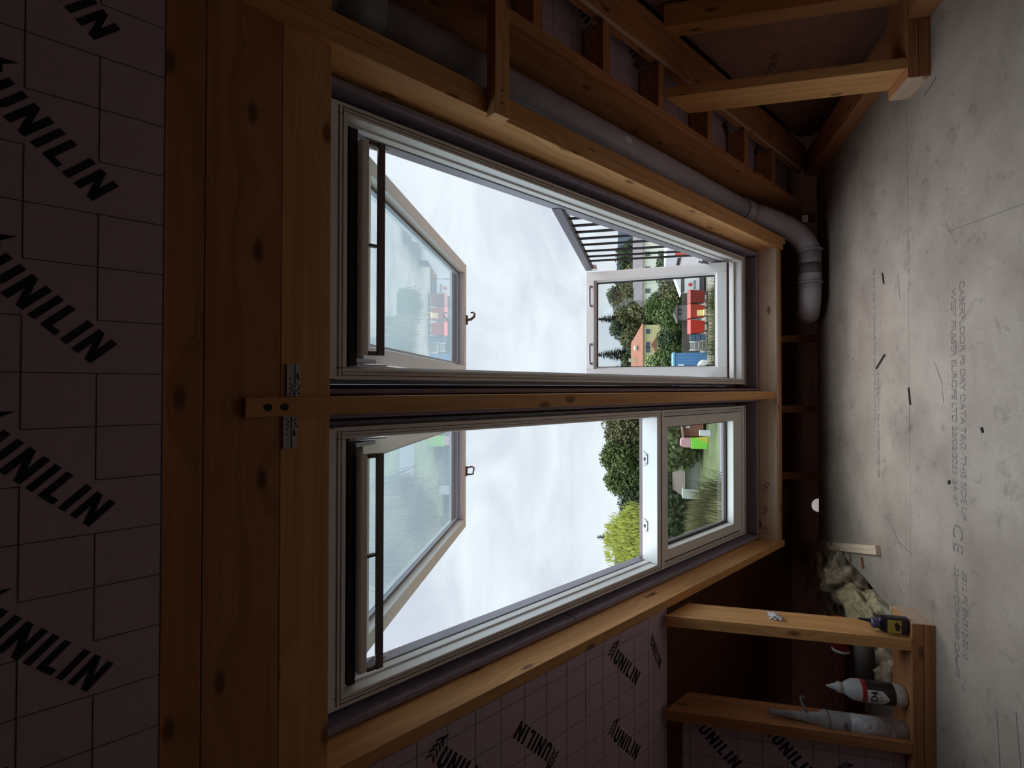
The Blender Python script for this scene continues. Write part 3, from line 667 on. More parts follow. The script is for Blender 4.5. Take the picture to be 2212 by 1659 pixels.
    lt_.box(F(hs-.028,LS-.012,-.053), ex*.055, ey*.022, ez*.008); lt_.build('latch_plate', ALU_D, top, bevel=.001)
    pth = [F(hs,LS,-.053), F(hs+.004,LS,-.072), F(hs+.018,LS,-.090), F(hs+.036,LS,-.094), F(hs+.044,LS,-.084), F(hs+.042,LS,-.070)]
    if num == 2: pth = [F(hs-.02,LS,-.053), F(hs-.017,LS,-.086), F(hs+.020,LS,-.092), F(hs+.026,LS,-.080), F(hs+.020,LS,-.053)]
    MB().tube(pth, [.007,.008,.008,.006,.005,.004] if num == 1 else .005, 8).build('latch_hook', ALU_D, top)
    # stay arms at the corners of the head
    for a, sgn in ((s0+.052, 1), (s1-.052, -1)):
        MB().prism([W(a,.07,-.03), W(a,.16,-.085), W(a,.07,-.10)], EX*(.012*sgn)).build('hinge_cover', ALU, top)
    # ---- lower sash
    if not opened:
        # closed, lying in the slope, with its rail at t=1.56
        ls = MB(); x0, x1 = s0+.034, s1-.034
        ls.wbox(x0, x1, 1.560, 1.592, -.088, 0); ls.wbox(s0, s1, 1.594, 1.612, -.02, .004)
        ls.wbox(x0, x0+.052, 1.613, 2.458, -.060, -.002).wbox(x1-.052, x1, 1.613, 2.458, -.060, -.002).wbox(x0+.052, x1-.052, 1.613, 1.655, -.060, -.002).wbox(x0+.052, x1-.052, 2.352, 2.458, -.060, -.002)
        low = ls.build('lower_sash', FRAME, w_, bevel=.002)
        MB().wbox(s0, s1, 1.5925, 1.594, -.02, .001).build('joint', RUB, low)
        for a, b in ((x0-.003, x0+.0), (x1, x1+.003)): MB().wbox(a, b, 1.62, 2.42, -.01, .0015).build('joint', RUB, low)
        q = MB(); q.quad([W(x0+.05,1.65,-.055), W(x1-.05,1.65,-.055), W(x1-.05,2.35,-.055), W(x0+.05,2.35,-.055)]); q.build('pane', GL_LOW2, low)
        gk = MB(); ring(gk, x0+.0515, x1-.0515, 1.654, 2.353, .010, -.060, -.045); gk.build('glazing_seal', RUB, low)
        cl_ = MB(); ring(cl_, x0, x1, 1.56, 2.45, .045, -.105, -.089); cl_.build('sash_cladding', ALU_D, low)
        for s_ in (s0+.17, s0+.50):
            p = MB().prism([W(s_,1.5585,-.082), W(s_+.075,1.5585,-.082), W(s_+.062,1.5585,-.056), W(s_+.013,1.5585,-.056)], ED*-.002); kk = p.build('striker', ZINC, low, bevel=.0005)
            MB().wbox(s_+.03, s_+.045, 1.5555, 1.557, -.076, -.066).build('slot', RUB, low)
            for u in (.016, .059): c = W(s_+u, 1.5562, -.063); MB().tube([c, c+ED*-.001], .003, 8).build('screw', ALU_D, low)
    else:
        # swung out upright as a balcony front, hinged at the foot
        x0, x1 = s0+.040, s1-.052; hz_ = V((0, 3.21, .650)); tl = V((0, .10, .855)).normalized()
        F2 = lambda x, y, z: V((O.x+x, hz_.y, hz_.z)) + tl*y + V((0,-1,.117)).normalized()*z
        HH = .862
        ls = MB(); lring(ls, F2, x0, x1, 0, HH, .058, -.012, .040); low = ls.build('lower_sash', FRAME, w_, bevel=.004)
        l2 = MB(); lring(l2, F2, x0+.056, x1-.056, .056, HH-.056, .012, -.012, .026); l2.build('glazing_bead', FRAME, low, bevel=.002)
        gk = MB(); lring(gk, F2, x0+.067, x1-.067, .067, HH-.067, .006, -.014, .012); gk.build('glazing_seal', RUB, low)
        q = MB(); q.quad([F2(x0+.06,.06,-.002), F2(x1-.06,.06,-.002), F2(x1-.06,HH-.06,-.002), F2(x0+.06,HH-.06,-.002)]); q.build('pane', GL_LOW, low)
        cl_ = MB(); lring(cl_, F2, x0-.010, x1+.010, -.012, HH+.006, .04, -.040, -.013); cl_.build('sash_cladding', ALU_D, low, bevel=.002)
        for xc in (x1-.16, x0+.155):
            pth = [F2(xc-.062,HH-.038,.040), F2(xc-.062,HH-.036,.066), F2(xc-.05,HH-.034,.072), F2(xc+.05,HH-.034,.072), F2(xc+.062,HH-.036,.066), F2(xc+.062,HH-.038,.040)]
            MB().tube(pth, .0075, 10).build('pull_handle', ALU, low, label='grey pull handle')
        # side railings unfolded between the roof and the balcony front
        for side, xs in (('r', s1-.032), ('l', s0+.012)):
            rl = MB(); zh = 1.465
            rl.box(V((O.x+xs-.012, 2.10, zh)), (.024,0,0), (0,1.17,0), (0,0,.044)); hr_ = rl.build('side_rail', ALU_D, w_, bevel=.003); hr_.data.materials[0] = bpy.data.materials.get('rail_metal') or plain('rail_metal', (.13,.11,.135), .4, .3)
            MB().box(V((O.x+xs-.013, 2.12, zh-.008)), (.026,0,0), (0,1.13,0), (0,0,.008)).build('rail_channel', RUB, hr_)
            for yb_ in (2.27, 2.375, 2.478, 2.59, 2.705, 2.835, 2.955, 3.06):
                zlow = zroof(yb_, -.127)
                MB().box(V((O.x+xs-.005, yb_-.006, zlow)), (.010,0,0), (0,.012,0), (0,0,zh-.008-zlow)).build('baluster', RUB, hr_)
            MB().box(V((O.x+xs-.015, 3.215, zh-.03)), (.03,0,0), (0,.045,0), (0,0,.03)).build('rail_clip', FRAME, hr_, bevel=.002)
        MB().tube([V((O.x+s1-.065,3.08,.83)), V((O.x+s1-.055,3.18,.76))], .006, 8).build('hinge_stay', ZINC, w_)
    # insulating collar between frame and timber
    return w_
window(1, 0.0, True)
window(2, -.9122, False)
def collar(label, s0, s1):
    c = thing('insulating_collar', label, 'collar', W((s0+s1)/2, 2.6, 0)); a, b = s0-.012, s1+.012; 
    oa, ob = (-.9605, -.0905) if s0 < -.5 else (-.0425, .8365)
    def quadbar(sa, sb, split):
        for t0, t1 in ((-.04, split-.001), (split+.001, 2.62)):
            MB().box(W(sa, t0, -.075), EX*(sb-sa), ED*(t1-t0), EN*.102).build('foam_bar', COLLAR, c, bevel=.004)
    quadbar(s0-.040 if s0 > -.5 else s0-.046, s0-.026, .98 if s0 > -.5 else .95); quadbar(s1+.026, s1+.046 if s0 > -.5 else s1+.040, .98 if s0 > -.5 else 1.05)
    MB().wbox(s0-.02, s1+.02, 2.600, 2.622, -.075, .030).build('foam_bar', COLLAR, c, bevel=.006)
    MB().wbox(oa, ob, -.060, -.036, -.075, .045).build('foam_bar', COLLAR, c, bevel=.004)
collar('dark grey foam collar around the right window', 0.0, .78)
collar('dark grey foam collar around the left window', -.9122, -.1322)

# ------------------------------------------------------------------ outdoors
GZ = -2.9
GROUND = plain('gravel', (.23,.20,.16), .95, noise=.3, nscale=.8); GRASS = plain('rough_grass', (.10,.12,.045), .95, noise=.5, nscale=.35)
gm = MB(); gm.xbox(-60, 60, 6, 62, GZ-.3, GZ); o = gm.build('ground', GROUND, kind='structure')
MB().prism([(-700,62,GZ),(700,62,GZ),(700,600,GZ+1),(-700,600,GZ+1)], (0,0,-.5)).build('ground_far', GRASS, kind='structure')
tag(MB().xbox(-30,-1.5,8,61,GZ+.0005,GZ+.006).build('lawn', GRASS), 'rough green ground behind the reeds in the lower left pane', 'grass')['kind'] = 'stuff'
road = MB().xbox(-30, -1.5, 27, 31.5, GZ+.0065, GZ+.02); tag(road.build('road', plain('tarmac', (.17,.18,.19), .9, noise=.1, nscale=2)), 'grey strip of road at the foot of the left window pane', 'road')
def leafmat(name, c, v=.35):
    m, nt, b = mat(name); L = nt.links.new; oi = N(nt, 'ShaderNodeNewGeometry'); hs = N(nt, 'ShaderNodeHueSaturation'); hs.inputs['Color'].default_value = (*c, 1)
    mr = N(nt, 'ShaderNodeMapRange'); L(oi.outputs['Random Per Island'], mr.inputs['Value']); mr.inputs['To Min'].default_value = 1-v; mr.inputs['To Max'].default_value = 1+v
    L(mr.outputs[0], hs.inputs['Value']); L(hs.outputs[0], b.inputs['Base Color']); b.inputs['Roughness'].default_value = .8; b.inputs['Specular IOR Level'].default_value = .2
    return m
L_DARK = leafmat('leaf_dark', (.055,.078,.036), .5); L_MID = leafmat('leaf_mid', (.095,.13,.042), .5); L_OLIVE = leafmat('leaf_olive', (.115,.115,.05), .5); L_LIME = leafmat('leaf_lime', (.42,.46,.10), .4); L_CON = leafmat('leaf_conifer', (.04,.055,.036), .5); L_PALE = leafmat('leaf_pale', (.30,.36,.16), .5); L_REED = leafmat('leaf_reed', (.24,.22,.11), .5)
BARK = plain('bark', (.10,.075,.05), .9)
def leaves(mb, c, r, n, sz, rnd, drop=0):
    for _ in range(n):
        d = V((rnd.gauss(0,1), rnd.gauss(0,1), rnd.gauss(0,1))).normalized(); q = rnd.uniform(.72, 1.05)
        p = V((c[0]+d.x*r[0]*q, c[1]+d.y*r[1]*q, c[2]+d.z*r[2]*q)); 
        a = V((rnd.gauss(0,1), rnd.gauss(0,1), rnd.gauss(0,.6))).normalized(); b = a.cross(d if abs(a.dot(d)) < .95 else V((0,0,1))).normalized(); s_ = sz*rnd.uniform(.6,1.4)
        k = len(mb.v)
        if drop: mb.v += [p-b*s_*.3, p+b*s_*.3, p+b*s_*.2-V((0,0,s_*drop)), p-b*s_*.2-V((0,0,s_*drop))]
        else: mb.v += [p-a*s_*.5, p+b*s_*.35, p+a*s_*.5, p-b*s_*.35]
        mb.face([k,k+1,k+2,k+3])
def tree(label, x, y, top, w, mt, kind='round', base=GZ, seed=1, dens=1.0, sz=.5, group='trees across the yard', cat='tree', name='tree'):
    rnd = random.Random(seed*13+5); h = top-base; t_ = thing(name, label, cat, (x, y, base), group); mb = MB()
    if kind == 'conifer':
        for i in range(int(26*dens)+6):
            u = (i+.5)/(int(26*dens)+6); z = base+h*(.12+.88*u); rr_ = w/2*(1-u)**.8+.12; mb_n = max(14, int(130*(1-u)+16))
            for _ in range(mb_n):
                a = rnd.uniform(0, 6.28); q = rr_*rnd.uniform(.35,1.1); p = V((x+math.cos(a)*q, y+math.sin(a)*q, z-q*.35+rnd.uniform(-.2,.2))); s_ = sz*rnd.uniform(.7,1.3)
                e1 = V((math.cos(a), math.sin(a), -.25))*s_; e2 = V((-math.sin(a), math.cos(a), 0))*s_*.4; k = len(mb.v); mb.v += [p-e1*.5, p+e2*.5, p+e1*.6, p-e2*.5]; mb.face([k,k+1,k+2,k+3])
        crown = mb.build('crown', mt, t_); MB().tube([(x,y,base),(x,y,top-.3)], [w*.04+.05,.03], 8).build('trunk', BARK, t_); return t_
    ncl = int(9*dens)+4; cz = base+h*.58
    for i in range(ncl):
        a = rnd.uniform(0, 6.28); u = rnd.uniform(-1, 1); q = math.sqrt(1-u*u)*rnd.uniform(.35,.8)
        c = (x+math.cos(a)*q*w*.36, y+math.sin(a)*q*w*.30, cz+u*h*.30); r = w*rnd.uniform(.17,.27)
        leaves(mb, c, (r, r*.9, r*.85), int(150*dens), sz, rnd, drop=(1.6 if kind == 'weeping' else 0))
    leaves(mb, (x, y, cz), (w*.40, w*.34, h*.36), int(900*dens), sz*1.25, rnd, drop=(1.5 if kind == 'weeping' else 0))
    leaves(mb, (x, y, base+h*.32), (w*.40, w*.34, h*.30), int(500*dens), sz*1.25, rnd)
    mb.build('crown', mt, t_)
    MB().tube([(x,y,base),(x+.1,y,base+h*.45),(x,y,base+h*.7)], [w*.05,w*.035,.05], 8).build('trunk', BARK, t_)
    return t_
G_ = 'wood behind the houses'
tree('tall dark spruce with a thin ragged top, upper middle of the balcony pane', 17.5, 130, 14.2, 5.5, L_CON, 'conifer', seed=3, group=G_, sz=1.3, dens=.9, name='spruce')
tree('broad dark spruce left of the ragged one, above the red roof', 8.4, 130, 14.2, 6.5, L_CON, 'conifer', seed=4, group=G_, sz=1.4, name='spruce', dens=.9)
tree('dark spruce at the left edge of the balcony pane', 4.0, 132, 14.0, 7, L_CON, 'conifer', seed=5, group=G_, sz=1.4, name='spruce', dens=.9)
for i, (x, y, tp, w, mt, kd, lb) in enumerate((
    (27, 128, 9.8, 11, L_DARK, 'round', 'dark tree behind the railing bars, furthest right'), (22.5, 126, 12.2, 9, L_DARK, 'round', 'highest dark round tree right of the ragged spruce'),
    (18.5, 122, 10.6, 9, L_OLIVE, 'round', 'olive tree in front of the ragged spruce'), (14.2, 126, 11.8, 8, L_DARK, 'round', 'dark tree rising above the chimney end of the red roof'),
    (11, 118, 8.2, 8, L_OLIVE, 'round', 'low olive tree directly above the red roof'), (6, 118, 7.6, 9, L_DARK, 'round', 'dark bushy tree behind the left part of the red roof'),
    (16.5, 100, 6.2, 9, L_OLIVE, 'round', 'brownish olive tree between the white and the yellow house'), (33, 130, 9, 12, L_DARK, 'round', 'dark tree behind the white house gable'), (2.5, 112, 6.2, 9, L_DARK, 'round', 'dark bushy tree at the left edge of the balcony pane, above the red roof'), (22.5, 112, 7.6, 10, L_OLIVE, 'round', 'olive tree directly behind the white house roof'))):
    tree(lb, x, y, tp, w, mt, kd, seed=i+20, group=G_, sz=.5, dens=2.0)
for i, (x, y, tp, w, mt, lb) in enumerate((
    (11.0, 72, 1.6, 5.5, L_MID, 'round light green bush between the two houses'), (8.9, 48, -.0, 4.2, L_OLIVE, 'hedge bush above the dark red bin'), (6.6, 48, .1, 4.4, L_MID, 'hedge bush above the middle red bin'),
    (4.3, 49, .2, 4.4, L_DARK, 'hedge bush above the blue bins'), (2.2, 47, .5, 4.2, L_MID, 'hedge bush right above the blue container'), (.2, 47, .9, 4.6, L_OLIVE, 'hedge bush behind the blue container'),
    (11.4, 50, .3, 4.6, L_DARK, 'hedge bush behind the white display boards'), (3.2, 74, 1.8, 4.0, L_PALE, 'pale flowering bush before the yellow house'))):
    tree(lb, x, y, tp, w, mt, 'round', seed=i+40, group='hedge behind the yard', cat='bush', name='bush', sz=.26, dens=2.4)
# left window trees
for i, (x, y, tp, w, mt, lb, sz) in enumerate((
    (-2.6, 60, 7.2, 7.5, L_OLIVE, 'tall olive hedge tree next to the rafter in the left window', .28), (-5.6, 61, 6.6, 6.5, L_OLIVE, 'olive tree second from the rafter in the left window', .28),
    (-8.4, 60, 7.2, 6.0, L_MID, 'leafy tree with the highest loose top in the left window', .28), (-10.9, 61, 6.9, 6.0, L_MID, 'green tree right of the yellow willow, with a ragged top', .28), (-13.2, 60, 5.0, 6.0, L_DARK, 'darker low tree directly beside the yellow willow', .28),
    (-4.1, 43, .9, 6.4, L_MID, 'green bush in the upper corner of the lower left pane', .34), (-7.5, 52, 1.6, 7, L_DARK, 'dark tree behind the grey shed', .4), (-10.5, 50, 1.6, 7, L_DARK, 'dark tree left of the grey shed', .4), (-12.6, 40, .6, 6, L_DARK, 'dark bush at the left edge of the lower left pane', .34))):
    tree(lb, x, y, tp, w, mt, 'round', seed=i+60, group='trees beyond the left window', sz=sz, dens=2.6)
tree('bright yellow green weeping willow at the left of the left window', -14.9, 50, 5.45, 7.4, L_LIME, 'weeping', seed=80, group='trees beyond the left window', sz=.19, dens=4.5)
tree('small spruce top sticking up behind the willow', -32.4, 110, 12.4, 5.0, L_CON, 'conifer', seed=81, group='trees beyond the left window', sz=.8, name='spruce')
for i in range(6):
    tree('dark hedge bush under the tall trees in the left window, ' + ['nearest the rafter','second from the rafter','third from the rafter','fourth from the rafter','fifth from the rafter','nearest the willow'][i], -2.2-2.4*i, 55-.4*(i % 2), .5+.3*(i % 3), 4.4, L_DARK, 'round', seed=i+90, group='hedge below the tall trees', sz=.26, dens=2.4, cat='bush', name='bush')
# reeds and weeds near the house
def tuft(label, x, y, h, w, mt, n, seed, name='reed_clump', cat='reeds', base=GZ):
    rnd = random.Random(seed); mb = MB()
    for _ in range(n):
        a = rnd.uniform(0,6.28); q = rnd.random()*w; p = V((x+math.cos(a)*q*.6, y+math.sin(a)*q*.6, base)); hh = h*rnd.uniform(.6,1.05); e = V((rnd.gauss(0,.16),rnd.gauss(0,.16),1))*hh; b = V((rnd.gauss(0,1),rnd.gauss(0,1),0)).normalized()*.022
        k = len(mb.v); mb.v += [p-b, p+b, p+e*.6+b*.8, p+e+V((rnd.gauss(0,.2),rnd.gauss(0,.2),-.1))*h*.2, p+e*.6-b*.8]; mb.face([k,k+1,k+2,k+3,k+4])
    return tag(mb.build(name, mt), label, cat)
tuft('wide olive reed bed filling the foot of the lower left pane', -5.3, 20, 2.6, 2.4, L_OLIVE, 2600, 11); tuft('tall brownish reed clump in the middle of the lower left pane', -4.4, 17, 2.3, 1.3, L_REED, 900, 1); tuft('second wide reed bed beside the shed in the lower left pane', -6.9, 26, 2.4, 2.6, L_REED, 2400, 12); tuft('tall reed clump left of the first one, against the pane edge', -6.1, 18, 2.5, 1.3, L_REED, 900, 2); tuft('greener reed clump in front of the shed', -4.9, 22, 2.1, 1.8, L_OLIVE, 900, 3)
tuft('clump of dry weeds at the bottom of the balcony pane before the container', 2.6, 24, 1.6, 1.2, L_REED, 500, 4, 'weed_clump', 'weeds'); tuft('clump of green weeds at the bottom of the balcony pane before the bins', 4.3, 27, 1.25, 1.6, L_OLIVE, 700, 5, 'weed_clump', 'weeds')
tuft('patch of weeds at the bottom left of the balcony pane', 1.5, 21, 2.0, .9, L_OLIVE, 500, 6, 'weed_clump', 'weeds')
# hills
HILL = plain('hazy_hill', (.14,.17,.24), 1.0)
def hill(label, xs, y, zb_):
    mb = MB(); n = len(xs)
    for (xa, za), (xb, zb2) in zip(xs[:-1], xs[1:]): mb.prism([(xa,y,GZ),(xb,y,GZ),(xb,y,zb2),(xa,y,za)], (0,80,0))
    return tag(mb.build('hill', HILL), label, 'hill')
hill('bluish wooded hill far away behind the houses on the right', [(-60,24),(0,30),(60,34),(120,40),(180,38),(260,44),(330,40)], 600, 0)
hill('bluish wooded hill far away behind the willow on the left', [(-330,46),(-280,48),(-215,44),(-190,41),(-165,42),(-142,36),(-120,30),(-60,20)], 610, 0)
# fence strip behind the yard
tag(MB().xbox(1.5, 9.2, 43.9, 44.1, GZ, -1.5).build('board_fence', plain('old_boards', (.10,.085,.075), .9, noise=.2, nscale=3)), 'dark board fence behind the bins', 'fence')
# houses
def house(name, label, x0, x1, y0, y1, eave, ridge, wallm, roofm, hip0=0, hip1=0, base=GZ):
    h = thing(name, label, 'house', ((x0+x1)/2, (y0+y1)/2, base))
    MB().xbox(x0, x1, y0, y1, base, eave).build('walls', wallm, h)
    ov = .4; ym = (y0+y1)/2; a, b, c, d_ = V((x0-ov,y0-ov,eave)), V((x1+ov,y0-ov,eave)), V((x1+ov,y1+ov,eave)), V((x0-ov,y1+ov,eave)); e, f_ = V((x0-ov+hip0,ym,ridge)), V((x1+ov-hip1,ym,ridge))
    rm = MB(); k = 0; rm.v += [a,b,c,d_,e,f_]
    for q in ([0,1,5,4],[2,3,4,5],[0,4,3],[1,2,5],[0,3,2,1]): rm.face(q)
    if not hip0: MB().prism([V((x0,y0,eave)), V((x0,y1,eave)), V((x0,ym,ridge-.15))], (.05,0,0)).build('gable', wallm, h)
    rm.build('roof', roofm, h); return h
def win(h, x, z, w, hh, y, mt=None):
    f_ = MB().xbox(x-w/2-.1, x+w/2+.1, y-.06, y, z-hh/2-.1, z+hh/2+.1).build('window', WHT_O, h); MB().xbox(x-w/2, x+w/2, y-.08, y-.061, z-hh/2, z+hh/2).build('pane', mt or DKG, f_)
WHT_O = plain('white_render', (.85,.84,.78), .8); DKG = plain('dark_pane', (.10,.12,.14), .2); YELW = plain('yellow_render', (.66,.60,.33), .8, noise=.05, nscale=2); REDT = plain('red_tile', (.33,.125,.08), .8, noise=.15, nscale=2.5); GREYT = plain('grey_slate', (.135,.115,.12), .8, noise=.15, nscale=2.5)
hy = house('yellow_house', 'yellow rendered house with a red tiled roof seen in the balcony pane', -3, 10.9, 90, 98, 2.35, 4.55, YELW, REDT, 0, 3.2)
for x, z, w in ((9.75,1.5,.9),(7.5,1.5,.9),(6.5,1.5,.9),(3.1,1.4,.9)): win(hy, x, z, w, .75, 90)
for x, z in ((7.0,3.35),(2.35,3.3)): MB().box((x-.35,91.3,z), (.7,0,0), (0,.5,.25), (0,-.2,.35)).build('roof_window', plain('pale_pane', (.7,.72,.75), .3) if 'pale_pane' not in bpy.data.materials else bpy.data.materials['pale_pane'], hy)
MB().xbox(4.6, 5.2, 91.8, 92.5, 3.0, 4.9).build('chimney', plain('cream_chimney', (.6,.5,.35), .8), hy)
MB().prism([(5.9,88.6,.1),(8.7,88.6,.1),(7.3,88.6,.95)], (0,1.4,0)).build('porch_roof', REDT, hy); MB().xbox(6.1, 8.5, 88.8, 90, GZ, .1).build('porch', YELW, hy)
hw = house('white_house', 'white house with grey hipped roof and long wing, right of the yellow house', 14.7, 17.0, 85, 92, 2.35, 3.9, WHT_O, GREYT, .7, .7)
MB().xbox(17.0, 30, 87, 94, GZ, 2.3).build('wing_walls', WHT_O, hw); rm = MB(); rm.v += [V((16.6,86.6,2.3)),V((30.4,86.6,2.3)),V((30.4,94.4,2.3)),V((16.6,94.4,2.3)),V((17.4,90.5,4.1)),V((30.4,90.5,4.1))]
for q in ([0,1,5,4],[2,3,4,5],[0,4,3],[1,2,5]): rm.face(q)
rm.build('wing_roof', GREYT, hw)
for x, z in ((15.9,1.5),(20,1.5),(22.5,1.5),(25,1.5),(20,-.6),(22.5,-.6)): win(hw, x, z, .8, .8, 85 if x < 17 else 87)
hs_ = house('grey_shed', 'grey walled shed with a brown roof among the trees in the lower left pane', -8.9, -5.3, 45, 51, -1.75, -.85, plain('shed_wall', (.40,.42,.40), .8), plain('brown_roof', (.10,.075,.06), .8, noise=.2, nscale=2), 0, .0)
MB().xbox(-9.4,-8.61,44.6,46,GZ,-1.55).build('lean_to', plain('pale_panel', (.6,.63,.62), .6), hs_)
# yard things: container, bins, display boards, cars
cb = plain('container_blue', (.09,.23,.45), .5, noise=.06, nscale=3); cbl = plain('container_light', (.24,.48,.72), .5)
ct = thing('shipping_container', 'blue steel shipping container at the left of the balcony pane', 'container', (-.4, 39.7, GZ))
mb = MB(); nr = 18
for i in range(nr):
    xa = -1.6+4.15*i/nr; xb = xa+4.15/nr; mb.prism([(xa,38.5,GZ+.1),(xa+.08,38.45,GZ+.1),(xb-.08,38.45,GZ+.1),(xb,38.5,GZ+.1),(xb,38.7,GZ+.1),(xa,38.7,GZ+.1)], (0,0,2.1))
mb.xbox(-1.6,2.55,38.7,40.9,GZ+.1,GZ+2.3); mb.build('body', cb, ct)
MB().xbox(-1.65,2.6,38.44,40.95,GZ+2.25,GZ+2.38).build('top_frame', cbl, ct); MB().xbox(-1.65,2.6,38.4,38.5,GZ,GZ+.12).build('bottom_frame', cb, ct)
for z_, x_, l_ in ((1.35,.95,1.1), (1.35,1.65,.4)): 
    MB().xbox(x_-.05,x_+.12 if l_ > 1 else x_+.05,38.40,38.43,GZ+2.0-l_,GZ+2.0).build('lettering', plain('white_paint', (.8,.82,.85), .6) if 'white_paint' not in bpy.data.materials else bpy.data.materials['white_paint'], ct)
MB().xbox(.85,1.25,38.38,38.43,GZ+.9,GZ+1.35).build('notice', plain('notice', (.75,.72,.6), .6), ct)
RB = plain('bin_red', (.55,.035,.02), .4); RBD = plain('bin_dark_red', (.26,.03,.02), .45); DK = plain('black_plastic', (.03,.03,.035), .5)
def wbin(label, x, y, mt, w=.95, group='wheeled bins in a row'):
    b = thing('wheeled_bin', label, 'bin', (x, y, GZ), group); h = w/2
    mb = MB(); z0, z1 = GZ+.22, GZ+1.18
    p = [V((x-h*.85,y-.45,z0)),V((x+h*.85,y-.45,z0)),V((x+h*.85,y+.45,z0)),V((x-h*.85,y+.45,z0)),V((x-h,y-.55,z1)),V((x+h,y-.55,z1)),V((x+h,y+.55,z1)),V((x-h,y+.55,z1))]
    mb.v += p
    for q in ([3,2,1,0],[0,1,5,4],[1,2,6,5],[2,3,7,6],[3,0,4,7],[4,5,6,7]): mb.face(q)
    for i in range(5): u = -h*.7+i*h*.35; mb.box((x+u-.015,y-.53,z0+.1),(.03,0,0),(0,-.03,0),(0,-.06,.8))
    mb.build('body', mt, b, bevel=.02)
    MB().prism([(x-h-.03,y-.6,z1+.01),(x-h-.03,y+.6,z1+.01),(x-h-.03,y+.4,z1+.16),(x-h-.03,y-.2,z1+.22)], (w+.06,0,0)).build('lid', mt, b)
    for dx in (-1, 1):
        for dy in (-.38, .38): MB().tube([(x+dx*h*.6-.03,y+dy,GZ+.1),(x+dx*h*.6+.03,y+dy,GZ+.1)], .1, 12).build('wheel', DK, b)
    return b
b1 = wbin('bright red wheeled bin next to the blue bins', 4.34, 38, RB)
wbin('red wheeled bin in the middle with a cream chair in front', 5.46, 38, plain('bin_red_b', (.50,.06,.035), .45)); wbin('dark red wheeled bin beside the white display boards', 6.5, 38, RBD)
bb = thing('blue_crate_stack', 'stacked dark blue crates between the red bins and the wire cage', 'crates', (3.62,38,GZ))
for i in range(3): MB().xbox(3.4,3.84,37.7,38.3,GZ+.12+i*.38,GZ+.46+i*.38).build('crate', plain('crate_blue%d' % i, (.07,.12,.18), .5), bb, bevel=.02)
cg = thing('wire_cage', 'grey wire roll cage beside the blue container', 'cage', (3.0,38,GZ)); cm = MB()
for i in range(9): cm.tube([(2.72+.07*i,37.7,GZ+.1),(2.72+.07*i,37.7,GZ+1.2)], .012, 6)
for i in range(5): cm.tube([(2.70,37.7,GZ+.1+.27*i),(3.30,37.7,GZ+.1+.27*i)], .014, 6)
for x_ in (2.7,3.3):
    for y_ in (37.7,38.3): cm.tube([(x_,y_,GZ),(x_,y_,GZ+1.25)], .02, 6)
cm.build('wire_frame', plain('galv', (.45,.44,.42), .5, .5), cg)
MB().xbox(2.75,3.25,37.75,38.25,GZ+.15,GZ+.6).build('contents', plain('contents', (.28,.24,.2), .8), cg)
ch = thing('cream_chair', 'small cream plastic chair standing before the red bins', 'chair', (5.15,36.2,GZ)); CRM = plain('cream', (.75,.58,.28), .6)
MB().xbox(4.95,5.35,36,36.4,GZ+.38,GZ+.43).build('seat', CRM, ch); MB().xbox(4.95,5.35,36.38,36.43,GZ+.43,GZ+.85).build('backrest', CRM, ch)
for dx in (4.97,5.3):
    for dy in (36.02,36.36): MB().xbox(dx,dx+.04,dy,dy+.04,GZ,GZ+.38).build('leg', CRM, ch)
WB = plain('white_board', (.72,.73,.78), .4)
for i, (x0, x1) in enumerate(((7.05,8.28),(8.36,9.6))):
    d_ = thing('display_board', 'white display board on the grey trailer with a ' + ('red round emblem and lettering' if i == 0 else 'blue and red picture'), 'display board', ((x0+x1)/2, 39, GZ), 'white display boards')
    MB().xbox(x0,x1,38.9,39,GZ+.45,GZ+1.5).build('panel', WB, d_)
    if i == 0:
        c = V(((x0+x1)/2-.05,38.89,GZ+1.1)); MB().tube([c, c+V((0,-.01,0))], .14, 20).tube([c+V((0,-.011,0)), c+V((0,-.012,0))], .05, 20).build('emblem', plain('emblem_red', (.55,.06,.05), .5), d_)
        text_mesh('PILZER', .22, (x0+.22,38.88,GZ+.72), (1,0,0), (0,0,1), DK, d_, 'lettering', bold=.004)
    else:
        MB().xbox(x0+.4,x0+.85,38.88,38.89,GZ+.85,GZ+1.2).build('picture', plain('pic_blue', (.10,.15,.28), .5), d_); MB().prism([(x0+.5,38.875,GZ+1.2),(x0+.9,38.875,GZ+1.2),(x0+.7,38.875,GZ+1.4)], (0,.01,0)).build('picture', plain('pic_red', (.5,.12,.08), .5), d_)
    MB().xbox(x0,x1,38.95,40.4,GZ+.1,GZ+.44).build('skirt', plain('skirt%d' % i, (.10,.09,.11) if i == 0 else (.35,.05,.05), .6), d_)
cn = thing('market_canopy', 'small white canopy above the display boards', 'canopy', (8.4,40,GZ))
MB().prism([(7.0,39.2,GZ+1.75),(9.8,39.2,GZ+1.75),(9.6,39.2,GZ+2.45),(9.2,39.2,GZ+2.5)], (0,1.6,0)).build('cloth', WB, cn)
for x_ in (7.1,9.7): MB().tube([(x_,39.3,GZ),(x_,39.3,GZ+1.8)], .03, 8).build('pole', ZINC, cn)
